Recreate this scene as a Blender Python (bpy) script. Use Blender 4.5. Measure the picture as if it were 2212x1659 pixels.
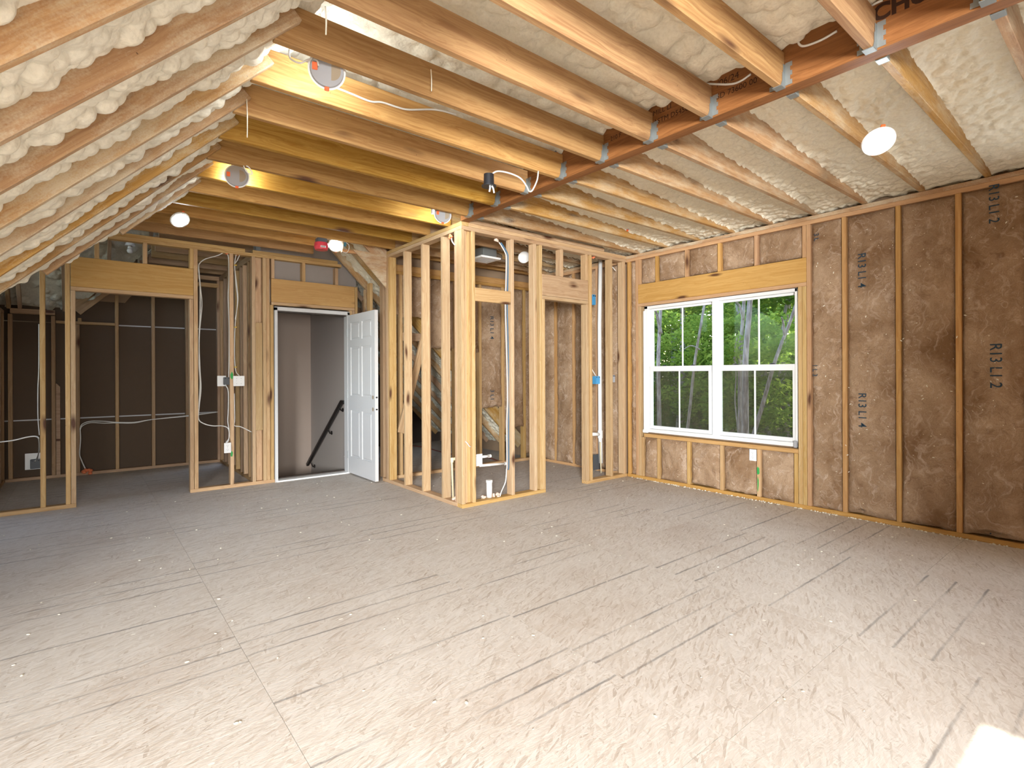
import bpy, bmesh, math, random
import numpy as np
from mathutils import Vector, Matrix, Euler
random.seed(7); rng = np.random.default_rng(11)
for o in list(bpy.data.objects): bpy.data.objects.remove(o)
C = bpy.context.scene.collection
SC = bpy.context.scene
# ------------------------------------------------------------------ camera
F_PX, YAW, ROLL, CX, CY, CH = 1139.97, 0.681643, -0.0044542, 1106.0, 807.26, 1.2991
cam = bpy.data.cameras.new('camera'); cam_ob = bpy.data.objects.new('camera', cam); C.objects.link(cam_ob)
cam.sensor_fit = 'HORIZONTAL'; cam.sensor_width = 36.0; cam.lens = F_PX / 2212 * 36.0
cam.shift_y = (CY - 829.5) / 2212
cam.clip_start = 0.02; cam.clip_end = 200
cam_ob.rotation_mode = 'QUATERNION'
cam_ob.rotation_quaternion = (Euler((math.pi / 2, 0, -YAW)).to_matrix() @ Matrix.Rotation(ROLL, 3, 'Z')).to_quaternion()
cam_ob.location = (0, 0, CH)
SC.camera = cam_ob
# ------------------------------------------------------------------ light and exposure
vs = SC.view_settings
vs.view_transform = 'Standard'; vs.look = 'None'; vs.gamma = 1.0; vs.use_curve_mapping = False
vs.exposure = 0.24
world = bpy.data.worlds.new('world'); SC.world = world; world.use_nodes = True
wn = world.node_tree.nodes; wl = world.node_tree.links; wn.clear()
sky = wn.new('ShaderNodeTexSky'); sky.sky_type = 'NISHITA'; sky.sun_disc = False
sky.sun_elevation = math.radians(30); sky.sun_rotation = math.radians(90)
wbg = wn.new('ShaderNodeBackground'); wbg.inputs['Strength'].default_value = 0.6
wout = wn.new('ShaderNodeOutputWorld')
wl.new(sky.outputs[0], wbg.inputs[0]); wl.new(wbg.outputs[0], wout.inputs[0])
sun = bpy.data.lights.new('sun', 'SUN'); sun.energy = 12.0; sun.angle = math.radians(0.55); sun.color = (1, .95, .86)
sun_ob = bpy.data.objects.new('sun', sun); C.objects.link(sun_ob)
SUN_EL = math.radians(25)
sun_dir = Vector((-math.cos(SUN_EL), 0.0, -math.sin(SUN_EL)))
sun_ob.rotation_euler = sun_dir.to_track_quat('-Z', 'Y').to_euler(); sun_ob.location = (12, 0, 4)
def area(name, loc, target, sx, sy, energy, col=(1, 1, 1)):
    l = bpy.data.lights.new(name, 'AREA'); l.shape = 'RECTANGLE'; l.size = sx; l.size_y = sy
    l.energy = energy; l.color = col
    o = bpy.data.objects.new(name, l); C.objects.link(o); o.location = loc
    o.rotation_euler = (Vector(target) - Vector(loc)).to_track_quat('-Z', 'Y').to_euler()
    return o
# daylight lamps at unseen windows added to light the room
area('added_window_light_2', (5.50, -0.43, 1.70), (0, -0.43, 1.3), 1.7, .76, 36, (.93, .97, 1))  # added dim light at the unseen right-wall window
area('added_window_light_3', (-2.78, -3.35, 1.6), (1.6, .1, -.7), 1.0, 1.4, 1450, (.94, .975, 1))  # added main light from behind left, at an invented window
area('added_window_light_4', (-1.05, -4.76, 1.5), (.4, 3, .2), 1.9, 1.4, 430, (.95, .98, 1))  # added to fill the left and back of the room
# ------------------------------------------------------------------ pixel -> point helper (photo frame 2212 x 1659)
_c, _s = math.cos(YAW), math.sin(YAW); _cr, _sr = math.cos(ROLL), math.sin(ROLL)
def hit(px, py, X=None, Y=None, Z=None, plane=None):
    a = px - CX; b = py - CY
    u = a * _cr + b * _sr; v = -a * _sr + b * _cr
    r = u / F_PX; d = (_s + r * _c, _c - r * _s, -v / F_PX)
    if X is not None: t = X / d[0]
    elif Y is not None: t = Y / d[1]
    elif Z is not None: t = (Z - CH) / d[2]
    else:
        n, k = plane; t = (k - n[2] * CH) / (n[0] * d[0] + n[1] * d[1] + n[2] * d[2])
    return Vector((d[0] * t, d[1] * t, CH + d[2] * t))
def at_depth(px, py, depth):
    a = px - CX; b = py - CY
    u = a * _cr + b * _sr; v = -a * _sr + b * _cr
    r = u / F_PX
    return Vector(((_s + r * _c) * depth, (_c - r * _s) * depth, CH - v / F_PX * depth))
# ------------------------------------------------------------------ materials
class NT:
    def __init__(s, name):
        s.m = bpy.data.materials.new(name); s.m.use_nodes = True
        s.t = s.m.node_tree; s.t.nodes.clear()
        s.out = s.t.nodes.new('ShaderNodeOutputMaterial')
    def n(s, typ, **kw):
        nd = s.t.nodes.new(typ)
        for k, v in kw.items(): setattr(nd, k, v)
        return nd
    def l(s, a, b): s.t.links.new(a, b)
    def val(s, sock, v):
        if hasattr(v, 'links') or isinstance(v, bpy.types.NodeSocket): s.l(v, sock)
        else: sock.default_value = v
    def math(s, op, a, b=None, clamp=False):
        nd = s.n('ShaderNodeMath', operation=op); nd.use_clamp = clamp
        s.val(nd.inputs[0], a)
        if b is not None: s.val(nd.inputs[1], b)
        return nd.outputs[0]
    def mix(s, f, a, b, mode='MIX'):
        nd = s.n('ShaderNodeMix', data_type='RGBA', blend_type=mode)
        s.val(nd.inputs[0], f)
        for i, v in ((6, a), (7, b)):
            if isinstance(v, tuple): nd.inputs[i].default_value = (*v[:3], 1)
            else: s.l(v, nd.inputs[i])
        return nd.outputs[2]
    def ramp(s, f, stops):
        nd = s.n('ShaderNodeValToRGB'); e = nd.color_ramp.elements
        while len(e) < len(stops): e.new(0.5)
        for i, (p, c) in enumerate(stops):
            e[i].position = p
            e[i].color = (c, c, c, 1) if not isinstance(c, tuple) else (*c, 1)
        s.l(f, nd.inputs[0]); return nd.outputs[0]
    def noise(s, vec, scale, detail=4, rough=.55, dist=0.0):
        nd = s.n('ShaderNodeTexNoise'); s.l(vec, nd.inputs['Vector'])
        nd.inputs['Scale'].default_value = scale; nd.inputs['Detail'].default_value = detail
        nd.inputs['Roughness'].default_value = rough; nd.inputs['Distortion'].default_value = dist
        return nd.outputs[0]
    def vor(s, vec, scale, feature='F1', out='Distance', rnd=1.0):
        nd = s.n('ShaderNodeTexVoronoi', feature=feature); s.l(vec, nd.inputs['Vector'])
        nd.inputs['Scale'].default_value = scale; nd.inputs['Randomness'].default_value = rnd
        return nd.outputs[out]
    def coords(s, rand=True, scale=(1, 1, 1), rot=(0, 0, 0)):
        tc = s.n('ShaderNodeTexCoord'); v = tc.outputs['Object']
        if rand:
            oi = s.n('ShaderNodeObjectInfo')
            mv = s.n('ShaderNodeVectorMath', operation='MULTIPLY_ADD')
            cb = s.n('ShaderNodeCombineXYZ')
            for i, k in enumerate((57.3, 13.7, 29.1)): s.l(s.math('MULTIPLY', oi.outputs['Random'], k), cb.inputs[i])
            mv.inputs[1].default_value = (1, 1, 1); s.l(v, mv.inputs[0]); s.l(cb.outputs[0], mv.inputs[2]); v = mv.outputs[0]
        mp = s.n('ShaderNodeMapping'); mp.inputs['Scale'].default_value = scale; mp.inputs['Rotation'].default_value = rot
        s.l(v, mp.inputs[0]); return mp.outputs[0]
    def remap(s, vec, scale=(1, 1, 1), rot=(0, 0, 0)):
        mp = s.n('ShaderNodeMapping'); mp.inputs['Scale'].default_value = scale; mp.inputs['Rotation'].default_value = rot
        s.l(vec, mp.inputs[0]); return mp.outputs[0]
    def bsdf(s, col, rough=.6, bump=None, bstr=.3, bdist=.01, metal=0.0, spec=.4, **kw):
        b = s.n('ShaderNodeBsdfPrincipled')
        if isinstance(col, tuple): b.inputs['Base Color'].default_value = (*col[:3], 1)
        else: s.l(col, b.inputs['Base Color'])
        s.val(b.inputs['Roughness'], rough); b.inputs['Metallic'].default_value = metal
        b.inputs['Specular IOR Level'].default_value = spec
        for k, v in kw.items(): b.inputs[k].default_value = v
        if bump is not None:
            bp = s.n('ShaderNodeBump'); bp.inputs['Strength'].default_value = bstr; bp.inputs['Distance'].default_value = bdist
            s.l(bump, bp.inputs['Height']); s.l(bp.outputs[0], b.inputs['Normal'])
        s.l(b.outputs[0], s.out.inputs[0]); return b
def wood(name, light, dark, knot=(.09, .035, .015), spray=0.0, contrast=1.0, vary=.25, knots=.5):
    t = NT(name); v = t.coords()
    oi = t.n('ShaderNodeObjectInfo'); rnd = oi.outputs['Random']
    warp = t.noise(t.remap(v, (1.2, 5, 5)), 1.6, 2)
    cb = t.n('ShaderNodeCombineXYZ'); w = t.math('MULTIPLY', t.math('SUBTRACT', warp, .5), .09)
    t.l(w, cb.inputs[1]); t.l(w, cb.inputs[2])
    va = t.n('ShaderNodeVectorMath', operation='ADD'); t.l(v, va.inputs[0]); t.l(cb.outputs[0], va.inputs[1]); vw = va.outputs[0]
    g1 = t.noise(t.remap(vw, (.35, 38, 38)), 1.6, 4, .6)
    g2 = t.noise(t.remap(vw, (.8, 150, 150)), 1.5, 2, .6)
    grain = t.math('ADD', t.math('MULTIPLY', g1, .75), t.math('MULTIPLY', g2, .25))
    gr = t.ramp(grain, [(.36, 0.0), (.5, .5), (.62, 1.0)])
    gr = t.math('MULTIPLY', gr, contrast)
    col = t.mix(gr, light, dark)
    big = t.noise(t.remap(v, (1, 4, 4)), 1.3, 2)
    col = t.mix(t.math('MULTIPLY', t.math('SUBTRACT', big, .45, True), .9, True), col, t.mix(.6, col, dark))
    hv = t.n('ShaderNodeHueSaturation'); t.l(col, hv.inputs['Color'])
    t.l(t.math('ADD', t.math('MULTIPLY', rnd, vary * 1.2), 1 - vary * .6), hv.inputs['Value'])
    r2 = t.math('FRACT', t.math('MULTIPLY', rnd, 17.31))
    t.l(t.math('ADD', t.math('MULTIPLY', r2, .013), .4925), hv.inputs['Hue'])
    t.l(t.math('ADD', t.math('MULTIPLY', r2, .25), .86), hv.inputs['Saturation'])
    col = hv.outputs['Color']
    kd = t.vor(t.remap(vw, (1.9, 6.5, 6.5)), 1.0)
    km = t.ramp(kd, [(.05 * (1 + knots), 1.0), (.085 * (1 + knots), .55), (.14 * (1 + knots), 0.0)])
    kc = t.vor(t.remap(vw, (1.9, 6.5, 6.5)), 1.0, out='Color')
    sep = t.n('ShaderNodeSeparateColor'); t.l(kc, sep.inputs[0])
    km = t.math('MULTIPLY', km, t.math('GREATER_THAN', sep.outputs[0], .55))
    col = t.mix(km, col, knot)
    nh = t.vor(t.remap(v, (1.7, 1, 1)), 9.0)
    col = t.mix(t.math('MULTIPLY', t.math('LESS_THAN', nh, .035), .7), col, (.06, .035, .02))
    if spray:
        sp = t.noise(t.remap(v, (1.0, 3, 3)), 2.6, 5, .72)
        fine = t.noise(v, 160, 2, .8)
        m = t.ramp(t.math('ADD', t.math('MULTIPLY', sp, .8), t.math('MULTIPLY', fine, .24)), [(.46, 0.0), (.66, 1.0)])
        col = t.mix(t.math('MULTIPLY', m, spray), col, (.61, .545, .40))
    t.bsdf(col, .62, grain, .22, .004, spec=.3)
    return t.m
M = {}
M['stud'] = wood('spruce_stud', (.565, .38, .185), (.42, .245, .098), vary=.2)
M['stud_pale'] = wood('pale_spruce', (.54, .385, .205), (.42, .26, .115), vary=.15)
M['joist'] = wood('pine_joist', (.465, .27, .088), (.31, .15, .04), contrast=1.0, vary=.3, knots=.9)
M['rafter'] = wood('sprayed_rafter', (.46, .285, .11), (.33, .17, .055), spray=.7, vary=.2)
M['joist_r'] = wood('sprayed_joist', (.45, .26, .09), (.31, .155, .045), spray=.5, vary=.18)
M['header'] = wood('pine_header', (.55, .335, .135), (.42, .225, .075), contrast=.8, vary=.06, knots=.4)
M['stud_gold'] = wood('golden_stud', (.55, .33, .135), (.42, .22, .08), vary=.15)
M['lvl'] = wood('laminated_beam', (.27, .118, .054), (.17, .066, .028), contrast=1.0, vary=.02, knots=-.9)
M['wood_dark'] = wood('shaded_lumber', (.42, .28, .155), (.31, .185, .09), vary=.25)  # darker lumber copy for dim spaces, shade put into the colour

def foam_mat(name, base, tint):
    t = NT(name); v = t.coords(rand=False)
    n1 = t.noise(v, 3.0, 3); n2 = t.noise(v, 55, 4, .6)
    col = t.mix(t.math('MULTIPLY', n1, .8), base, tint)
    col = t.mix(t.ramp(n2, [(.35, .35), (.6, 0.0)]), col, tuple(x * .8 for x in tint))
    vo = t.vor(v, 60, 'SMOOTH_F1')
    t.bsdf(col, .55, t.math('ADD', t.math('MULTIPLY', n2, .6), t.math('MULTIPLY', vo, .9)), .35, .012, spec=.25)
    return t.m
M['foam'] = foam_mat('spray_foam_cream', (.80, .765, .66), (.74, .68, .53))
M['foam_y'] = foam_mat('spray_foam_yellow', (.83, .79, .66), (.76, .68, .50))
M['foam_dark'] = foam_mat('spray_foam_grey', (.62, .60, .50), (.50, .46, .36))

def batt_mat():
    t = NT('brown_fibreglass'); v = t.coords()
    w = t.noise(v, 2.4, 6, .62, .5)
    cb = t.n('ShaderNodeCombineXYZ')
    for i in range(3): t.l(t.math('MULTIPLY', t.noise(t.remap(v, rot=(i, i * 2, 1)), 4.0, 3), .55), cb.inputs[i])
    va = t.n('ShaderNodeVectorMath', operation='ADD'); t.l(v, va.inputs[0]); t.l(cb.outputs[0], va.inputs[1])
    f1 = t.noise(t.remap(va.outputs[0], (5, 17, 3)), 1.2, 8, .66, .6)
    f2 = t.noise(t.remap(va.outputs[0], (19, 4, 10), (0.6, .3, .9)), 1.1, 8, .66, .6)
    fb = t.math('MAXIMUM', f1, t.math('MULTIPLY', f2, .98))
    col = t.mix(t.ramp(w, [(.34, 0.0), (.66, 1.0)]), (.225, .132, .068), (.46, .325, .21))
    col = t.mix(t.ramp(fb, [(.54, 0.0), (.74, .75)]), col, (.64, .51, .40))
    lo = t.math('MINIMUM', f1, f2)
    col = t.mix(t.ramp(lo, [(.27, .6), (.42, 0.0)]), col, (.15, .075, .04))
    hf = t.noise(t.remap(va.outputs[0], (1, 1, .6)), 120, 3, .7); col = t.mix(t.ramp(hf, [(.3, .45), (.6, 0.0)]), col, (.16, .085, .045))
    fl = t.vor(v, 26, 'F1'); flk = t.math('LESS_THAN', fl, .1)
    rare = t.noise(v, 5, 1); col = t.mix(t.math('MULTIPLY', flk, t.math('GREATER_THAN', rare, .58)), col, (.74, .66, .5))
    t.bsdf(col, .95, t.math('ADD', fb, t.math('MULTIPLY', w, .3)), .6, .018, spec=.1)
    return t.m
M['batt'] = batt_mat()

def osb_mat():
    t = NT('osb_subfloor'); tc = t.n('ShaderNodeTexCoord'); raw = tc.outputs['Object']
    v = t.coords()
    wv = t.noise(v, 6, 2); cb = t.n('ShaderNodeCombineXYZ'); t.l(t.math('MULTIPLY', wv, .05), cb.inputs[0]); t.l(t.math('MULTIPLY', wv, .05), cb.inputs[1])
    va = t.n('ShaderNodeVectorMath', operation='ADD'); t.l(v, va.inputs[0]); t.l(cb.outputs[0], va.inputs[1]); v2 = va.outputs[0]
    lays = []
    for i, (a, sc) in enumerate(((.15, 17), (.9, 19), (1.75, 20), (2.4, 18), (-.35, 23))):
        vv = t.remap(t.remap(v2, rot=(0, 0, a)), (.62 * sc, 4.8 * sc, 1))
        c = t.vor(vv, 1.0, out='Color'); s = t.n('ShaderNodeSeparateColor'); t.l(c, s.inputs[0])
        lays.append((s.outputs[0], s.outputs[1]))
    f = lays[0][0]
    for a, b in lays[1:]:
        nd = t.n('ShaderNodeMix', data_type='FLOAT'); t.l(t.math('GREATER_THAN', b, .55), nd.inputs[0]); t.l(f, nd.inputs[2]); t.l(a, nd.inputs[3]); f = nd.outputs[0]
    fib = t.noise(t.remap(v2, (9, 60, 1)), 1.5, 4, .7)
    col = t.ramp(f, [(0.0, (.34, .265, .20)), (.14, (.47, .40, .33)), (.6, (.55, .495, .435)), (1.0, (.61, .56, .505))])
    col = t.mix(t.ramp(fib, [(.5, 0.0), (.72, .6)]), col, (.70, .66, .60))
    dust = t.noise(raw, .7, 5, .6); dust2 = t.noise(v, 2.3, 5, .65)
    col = t.mix(t.ramp(t.math('ADD', t.math('MULTIPLY', dust, .6), t.math('MULTIPLY', dust2, .4)), [(.36, .15), (.64, .6)]), col, (.64, .60, .545))
    col = t.mix(t.ramp(t.noise(v, 1.1, 3), [(.56, 0.0), (.8, .3)]), col, (.35, .24, .16))
    sep = t.n('ShaderNodeSeparateXYZ'); t.l(raw, sep.inputs[0])
    yj = t.math('ADD', sep.outputs[1], t.math('MULTIPLY', t.math('SUBTRACT', t.noise(v, 14, 2), .5), .012))
    m = None
    for s in (.485, .635, .775, 1.215, 1.67, 1.81, 1.96):
        d = t.math('ABSOLUTE', t.math('SUBTRACT', yj, s)); m = d if m is None else t.math('MINIMUM', m, d)
    mk = t.ramp(m, [(.003, 1.0), (.0085, 0.0)])
    mk = t.math('MULTIPLY', mk, t.ramp(t.noise(t.remap(v, (1.2, 1.2, 1)), 1.6, 3), [(.36, .1), (.6, .9)]))
    col = t.mix(t.math('MULTIPLY', mk, .8), col, (.13, .125, .12))
    wsp = t.vor(t.remap(v, (1, 1.4, 1)), 5.0); rare = t.noise(v, 1.7, 1)
    col = t.mix(t.math('MULTIPLY', t.math('LESS_THAN', t.math('ADD', wsp, t.math('MULTIPLY', fib, .05)), .085), t.math('GREATER_THAN', rare, .55)), col, (.75, .72, .64))
    t.bsdf(col, .75, t.math('ADD', t.math('MULTIPLY', f, .8), t.math('MULTIPLY', fib, .7)), .3, .006, spec=.25)
    return t.m
M['osb'] = osb_mat()
def plain(name, col, rough=.5, metal=0.0, spec=.4, nscale=30, namp=.12, bump=.08, **kw):
    t = NT(name); v = t.coords(rand=False); n = t.noise(v, nscale, 3)
    c = t.mix(t.math('MULTIPLY', n, namp), tuple(col), tuple(x * .6 for x in col))
    t.bsdf(c, rough, n, bump, .003, metal=metal, spec=spec, **kw); return t.m
M['white_vinyl'] = plain('white_vinyl', (.74, .74, .73), .35, bump=.02, namp=.05)
M['white_paint'] = plain('white_door_paint', (.62, .615, .60), .4, bump=.03, namp=.04)
M['plastic_white'] = plain('white_plastic', (.84, .83, .80), .35, bump=.01, namp=.03)
M['plastic_grey'] = plain('grey_plastic', (.36, .36, .37), .45, bump=.02, namp=.05)
M['box_grey'] = plain('dark_grey_box', (.085, .09, .095), .5)
M['box_black'] = plain('black_plastic', (.018, .018, .02), .4)
M['box_blue'] = plain('blue_box', (.06, .28, .52), .45)
M['orange'] = plain('orange_clip', (.85, .16, .04), .5)
M['sealant'] = plain('orange_sealant', (.78, .22, .09), .6, nscale=60, bump=.3)
M['sealant_pink'] = plain('pink_sealant', (.80, .60, .48), .6, nscale=60, bump=.3)
M['yellow'] = plain('yellow_staple', (.75, .48, .05), .5)
M['red'] = plain('red_cover', (.62, .05, .07), .35)
M['galv'] = plain('galvanized_steel', (.30, .32, .31), .42, metal=.6, nscale=90, namp=.25)
M['foil'] = plain('foil_duct', (.75, .75, .76), .2, metal=.95)
M['black_metal'] = plain('black_rail', (.014, .012, .011), .35)
M['pvc'] = plain('white_pvc', (.80, .79, .75), .35, bump=.01)
M['cpvc'] = plain('cream_pipe', (.74, .64, .42), .4, bump=.01)
M['cable_white'] = plain('white_cable', (.72, .71, .67), .45, bump=.01)
M['cable_blue'] = plain('blue_cable', (.05, .13, .22), .45, bump=.01)
M['cable_red'] = plain('brown_red_cord', (.22, .06, .04), .5)
M['drywall'] = plain('painted_drywall', (.40, .355, .32), .8, nscale=70, bump=.05, namp=.05)
M['drywall_warm'] = plain('tan_drywall', (.38, .30, .245), .8, nscale=70, bump=.05, namp=.05)
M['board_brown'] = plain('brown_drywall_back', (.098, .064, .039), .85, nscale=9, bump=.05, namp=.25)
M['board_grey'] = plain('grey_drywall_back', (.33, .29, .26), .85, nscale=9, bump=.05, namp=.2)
M['tape'] = plain('silver_seam', (.50, .50, .50), .6)
M['sheath'] = plain('sheathing', (.30, .20, .12), .8)
M['ink'] = plain('stencil_ink', (.035, .06, .085), .8, spec=.1)
M['ink_black'] = plain('black_ink', (.045, .022, .014), .8, spec=.1)
M['green_paint'] = plain('green_spray', (.04, .36, .08), .7, nscale=120, namp=.6)
M['kraft'] = plain('label_kraft', (.36, .29, .20), .7)
M['carpet'] = plain('stair_carpet', (.30, .25, .20), .95, nscale=200, bump=.4)
M['sill_dark'] = plain('dark_sill', (.06, .045, .035), .6)
M['dirt'] = plain('forest_floor', (.13, .10, .05), .95, nscale=3, namp=.8, bump=.5)
t = NT('lamp_diffuser'); e = t.n('ShaderNodeEmission'); e.inputs[0].default_value = (.88, .95, 1, 1); e.inputs[1].default_value = 90; t.l(e.outputs[0], t.out.inputs[0]); M['lamp'] = t.m
def glass(name, tint, screen=None):
    t = NT(name); tr = t.n('ShaderNodeBsdfTransparent'); tr.inputs[0].default_value = (*tint, 1)
    if screen:
        v = t.coords(rand=False)
        df = t.n('ShaderNodeBsdfDiffuse'); df.inputs[0].default_value = (*screen, 1)
        mx = t.n('ShaderNodeMixShader'); mx.inputs[0].default_value = .22; t.l(tr.outputs[0], mx.inputs[1]); t.l(df.outputs[0], mx.inputs[2])
    else:
        gl = t.n('ShaderNodeBsdfGlossy'); gl.inputs['Roughness'].default_value = .02
        fr = t.n('ShaderNodeFresnel'); fr.inputs[0].default_value = 1.45
        mx = t.n('ShaderNodeMixShader'); t.l(t.math('MULTIPLY', fr.outputs[0], .25), mx.inputs[0]); t.l(tr.outputs[0], mx.inputs[1]); t.l(gl.outputs[0], mx.inputs[2])
    t.l(mx.outputs[0], t.out.inputs[0]); return t.m
M['glass'] = glass('window_glass', (.95, .97, .96))
M['screen'] = glass('insect_screen', (.9, .88, .84), (.13, .11, .09))
def leaf_mat(name, c1, c2):
    t = NT(name); oi = t.coords(rand=False); n = t.noise(oi, 2.2, 3); n2 = t.noise(oi, 14, 2)
    col = t.mix(t.ramp(t.math('ADD', t.math('MULTIPLY', n, .5), t.math('MULTIPLY', n2, .5)), [(.38, 0.0), (.62, 1.0)]), c1, c2)
    d = t.n('ShaderNodeBsdfDiffuse'); tl = t.n('ShaderNodeBsdfTranslucent'); t.l(col, d.inputs[0])
    t.l(t.mix(.4, col, (.5, .62, .10)), tl.inputs[0])
    mx = t.n('ShaderNodeMixShader'); mx.inputs[0].default_value = .5; t.l(d.outputs[0], mx.inputs[1]); t.l(tl.outputs[0], mx.inputs[2]); t.l(mx.outputs[0], t.out.inputs[0]); return t.m
M['leaf'] = leaf_mat('sunny_leaf', (.16, .30, .05), (.42, .56, .12))  # bright leaf copy, sunlight put into the colour
M['leaf_dark'] = leaf_mat('shaded_leaf', (.045, .115, .025), (.13, .25, .045))  # dark leaf copy, shade of the deep wood put into the colour
t = NT('pale_bark'); v = t.coords(); n = t.noise(t.remap(v, (6, 6, 1.2)), 3, 5, .7); t.bsdf(t.ramp(n, [(.33, (.22, .18, .16)), (.55, (.50, .44, .42)), (.72, (.74, .68, .66))]), .9, n, .6, .03); M['bark'] = t.m
# ------------------------------------------------------------------ object helpers
def link(name, mesh, mat, parent=None, loc=(0, 0, 0), rot=(0, 0, 0)):
    o = bpy.data.objects.new(name, mesh); C.objects.link(o)
    if mat is not None and not mesh.materials: mesh.materials.append(mat)
    w = Matrix.Translation(Vector(loc)) @ Euler(rot).to_matrix().to_4x4()
    if parent is not None:
        o.parent = parent; q = parent; chain = []
        while q is not None: chain.append(q.matrix_basis.copy()); q = q.parent
        pw = Matrix.Identity(4)
        for m_ in reversed(chain): pw = pw @ m_
        w = pw.inverted() @ w
    o.matrix_basis = w
    return o
def root(name, loc=(0, 0, 0), label=None, cat=None, group=None, kind=None):
    o = bpy.data.objects.new(name, None); C.objects.link(o); o.location = loc; o.empty_display_size = .1
    return tag(o, label, cat, group, kind)
def tag(o, label=None, cat=None, group=None, kind=None):
    if label: o['label'] = label
    if cat: o['category'] = cat
    if group: o['group'] = group
    if kind: o['kind'] = kind
    return o
_bc = {}
def box_mesh(lx, ly, lz, bev=.003, mat=None):
    key = (round(lx, 4), round(ly, 4), round(lz, 4), bev, mat.name if mat else '')
    if key in _bc: return _bc[key]
    bm = bmesh.new(); bmesh.ops.create_cube(bm, size=1)
    for v in bm.verts: v.co = Vector((v.co.x * lx, v.co.y * ly, v.co.z * lz))
    if bev: bmesh.ops.bevel(bm, geom=bm.edges[:], offset=min(bev, min(lx, ly, lz) * .3), segments=1, affect='EDGES')
    me = bpy.data.meshes.new('board'); bm.to_mesh(me); bm.free()
    if mat: me.materials.append(mat)
    _bc[key] = me; return me
def lum(name, par, x0, x1, y0, y1, z0, z1, mat, bev=.003, rough=True):
    """a board between two corners, its grain along the longest side"""
    d = (x1 - x0, y1 - y0, z1 - z0); c = ((x0 + x1) / 2, (y0 + y1) / 2, (z0 + z1) / 2)
    m = M[mat] if isinstance(mat, str) else mat
    ax = d.index(max(d))
    if ax == 0: return link(name, box_mesh(*d, bev, m), m, par, c)
    if ax == 1: return link(name, box_mesh(d[1], d[0], d[2], bev, m), m, par, c, (0, 0, math.pi / 2))
    return link(name, box_mesh(d[2], d[1], d[0], bev, m), m, par, c, (0, -math.pi / 2, 0))
def bm_obj(name, bm, mat, par=None, loc=(0, 0, 0), smooth=False):
    me = bpy.data.meshes.new(name); bm.to_mesh(me); bm.free()
    if smooth:
        for p in me.polygons: p.use_smooth = True
    return link(name, me, M[mat] if isinstance(mat, str) else mat, par, loc)
def add_box(bm, x0, x1, y0, y1, z0, z1, bev=0.0):
    r = bmesh.ops.create_cube(bm, size=1)
    for v in r['verts']: v.co = Vector(((x0 + x1) / 2 + v.co.x * (x1 - x0), (y0 + y1) / 2 + v.co.y * (y1 - y0), (z0 + z1) / 2 + v.co.z * (z1 - z0)))
    if bev:
        ed = list({e for v in r['verts'] for e in v.link_edges}); bmesh.ops.bevel(bm, geom=ed, offset=bev, segments=2, affect='EDGES')
def add_cyl(bm, p0, p1, r0, r1=None, seg=20, caps=True):
    p0 = Vector(p0); p1 = Vector(p1); r1 = r0 if r1 is None else r1; d = p1 - p0
    mt = Matrix.Translation((p0 + p1) / 2) @ d.to_track_quat('Z', 'Y').to_matrix().to_4x4()
    bmesh.ops.create_cone(bm, cap_ends=caps, segments=seg, radius1=r0, radius2=r1, depth=d.length, matrix=mt)
def tube_mesh(pts, r, seg=8, smooth=6):
    pts = [Vector(p) for p in pts]
    if smooth and len(pts) > 2:
        out = []; P = [pts[0] * 2 - pts[1]] + pts + [pts[-1] * 2 - pts[-2]]
        for i in range(1, len(P) - 2):
            for k in range(smooth):
                u = k / smooth; a, b, c, d = P[i - 1:i + 3]
                out.append(.5 * ((2 * b) + (c - a) * u + (2 * a - 5 * b + 4 * c - d) * u * u + (3 * b - a - 3 * c + d) * u ** 3))
        out.append(pts[-1]); pts = out
    vs_, fs = [], []
    up = Vector((.3, .2, 1)).normalized()
    for i, p in enumerate(pts):
        t = (pts[min(i + 1, len(pts) - 1)] - pts[max(i - 1, 0)]).normalized()
        a = t.cross(up); a = a.normalized() if a.length > 1e-4 else t.orthogonal().normalized(); b = t.cross(a)
        rr = r(i / (len(pts) - 1)) if callable(r) else r
        for k in range(seg):
            th = 2 * math.pi * k / seg; vs_.append(p + a * (rr * math.cos(th)) + b * (rr * math.sin(th)))
    n = len(pts)
    for i in range(n - 1):
        for k in range(seg):
            k2 = (k + 1) % seg; fs.append((i * seg + k, i * seg + k2, (i + 1) * seg + k2, (i + 1) * seg + k))
    fs.append(tuple(range(seg))[::-1]); fs.append(tuple((n - 1) * seg + k for k in range(seg)))
    me = bpy.data.meshes.new('tube'); me.from_pydata(vs_, [], fs); me.update()
    for p in me.polygons: p.use_smooth = True
    return me
def tube(name, pts, r, mat, par=None, seg=8, smooth=6):
    return link(name, tube_mesh(pts, r, seg, smooth), M[mat], par)
def blob(name, loc, r, mat, par=None, n=7, squash=(1, 1, .8)):
    bm = bmesh.new()
    for i in range(n):
        q = Vector((random.gauss(0, .5), random.gauss(0, .5), random.gauss(0, .35))) * r
        bmesh.ops.create_icosphere(bm, subdivisions=2, radius=r * random.uniform(.4, .7), matrix=Matrix.Translation(q))
    for v in bm.verts: v.co = Vector((v.co.x * squash[0], v.co.y * squash[1], v.co.z * squash[2]))
    return bm_obj(name, bm, mat, par, loc, True)
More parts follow.
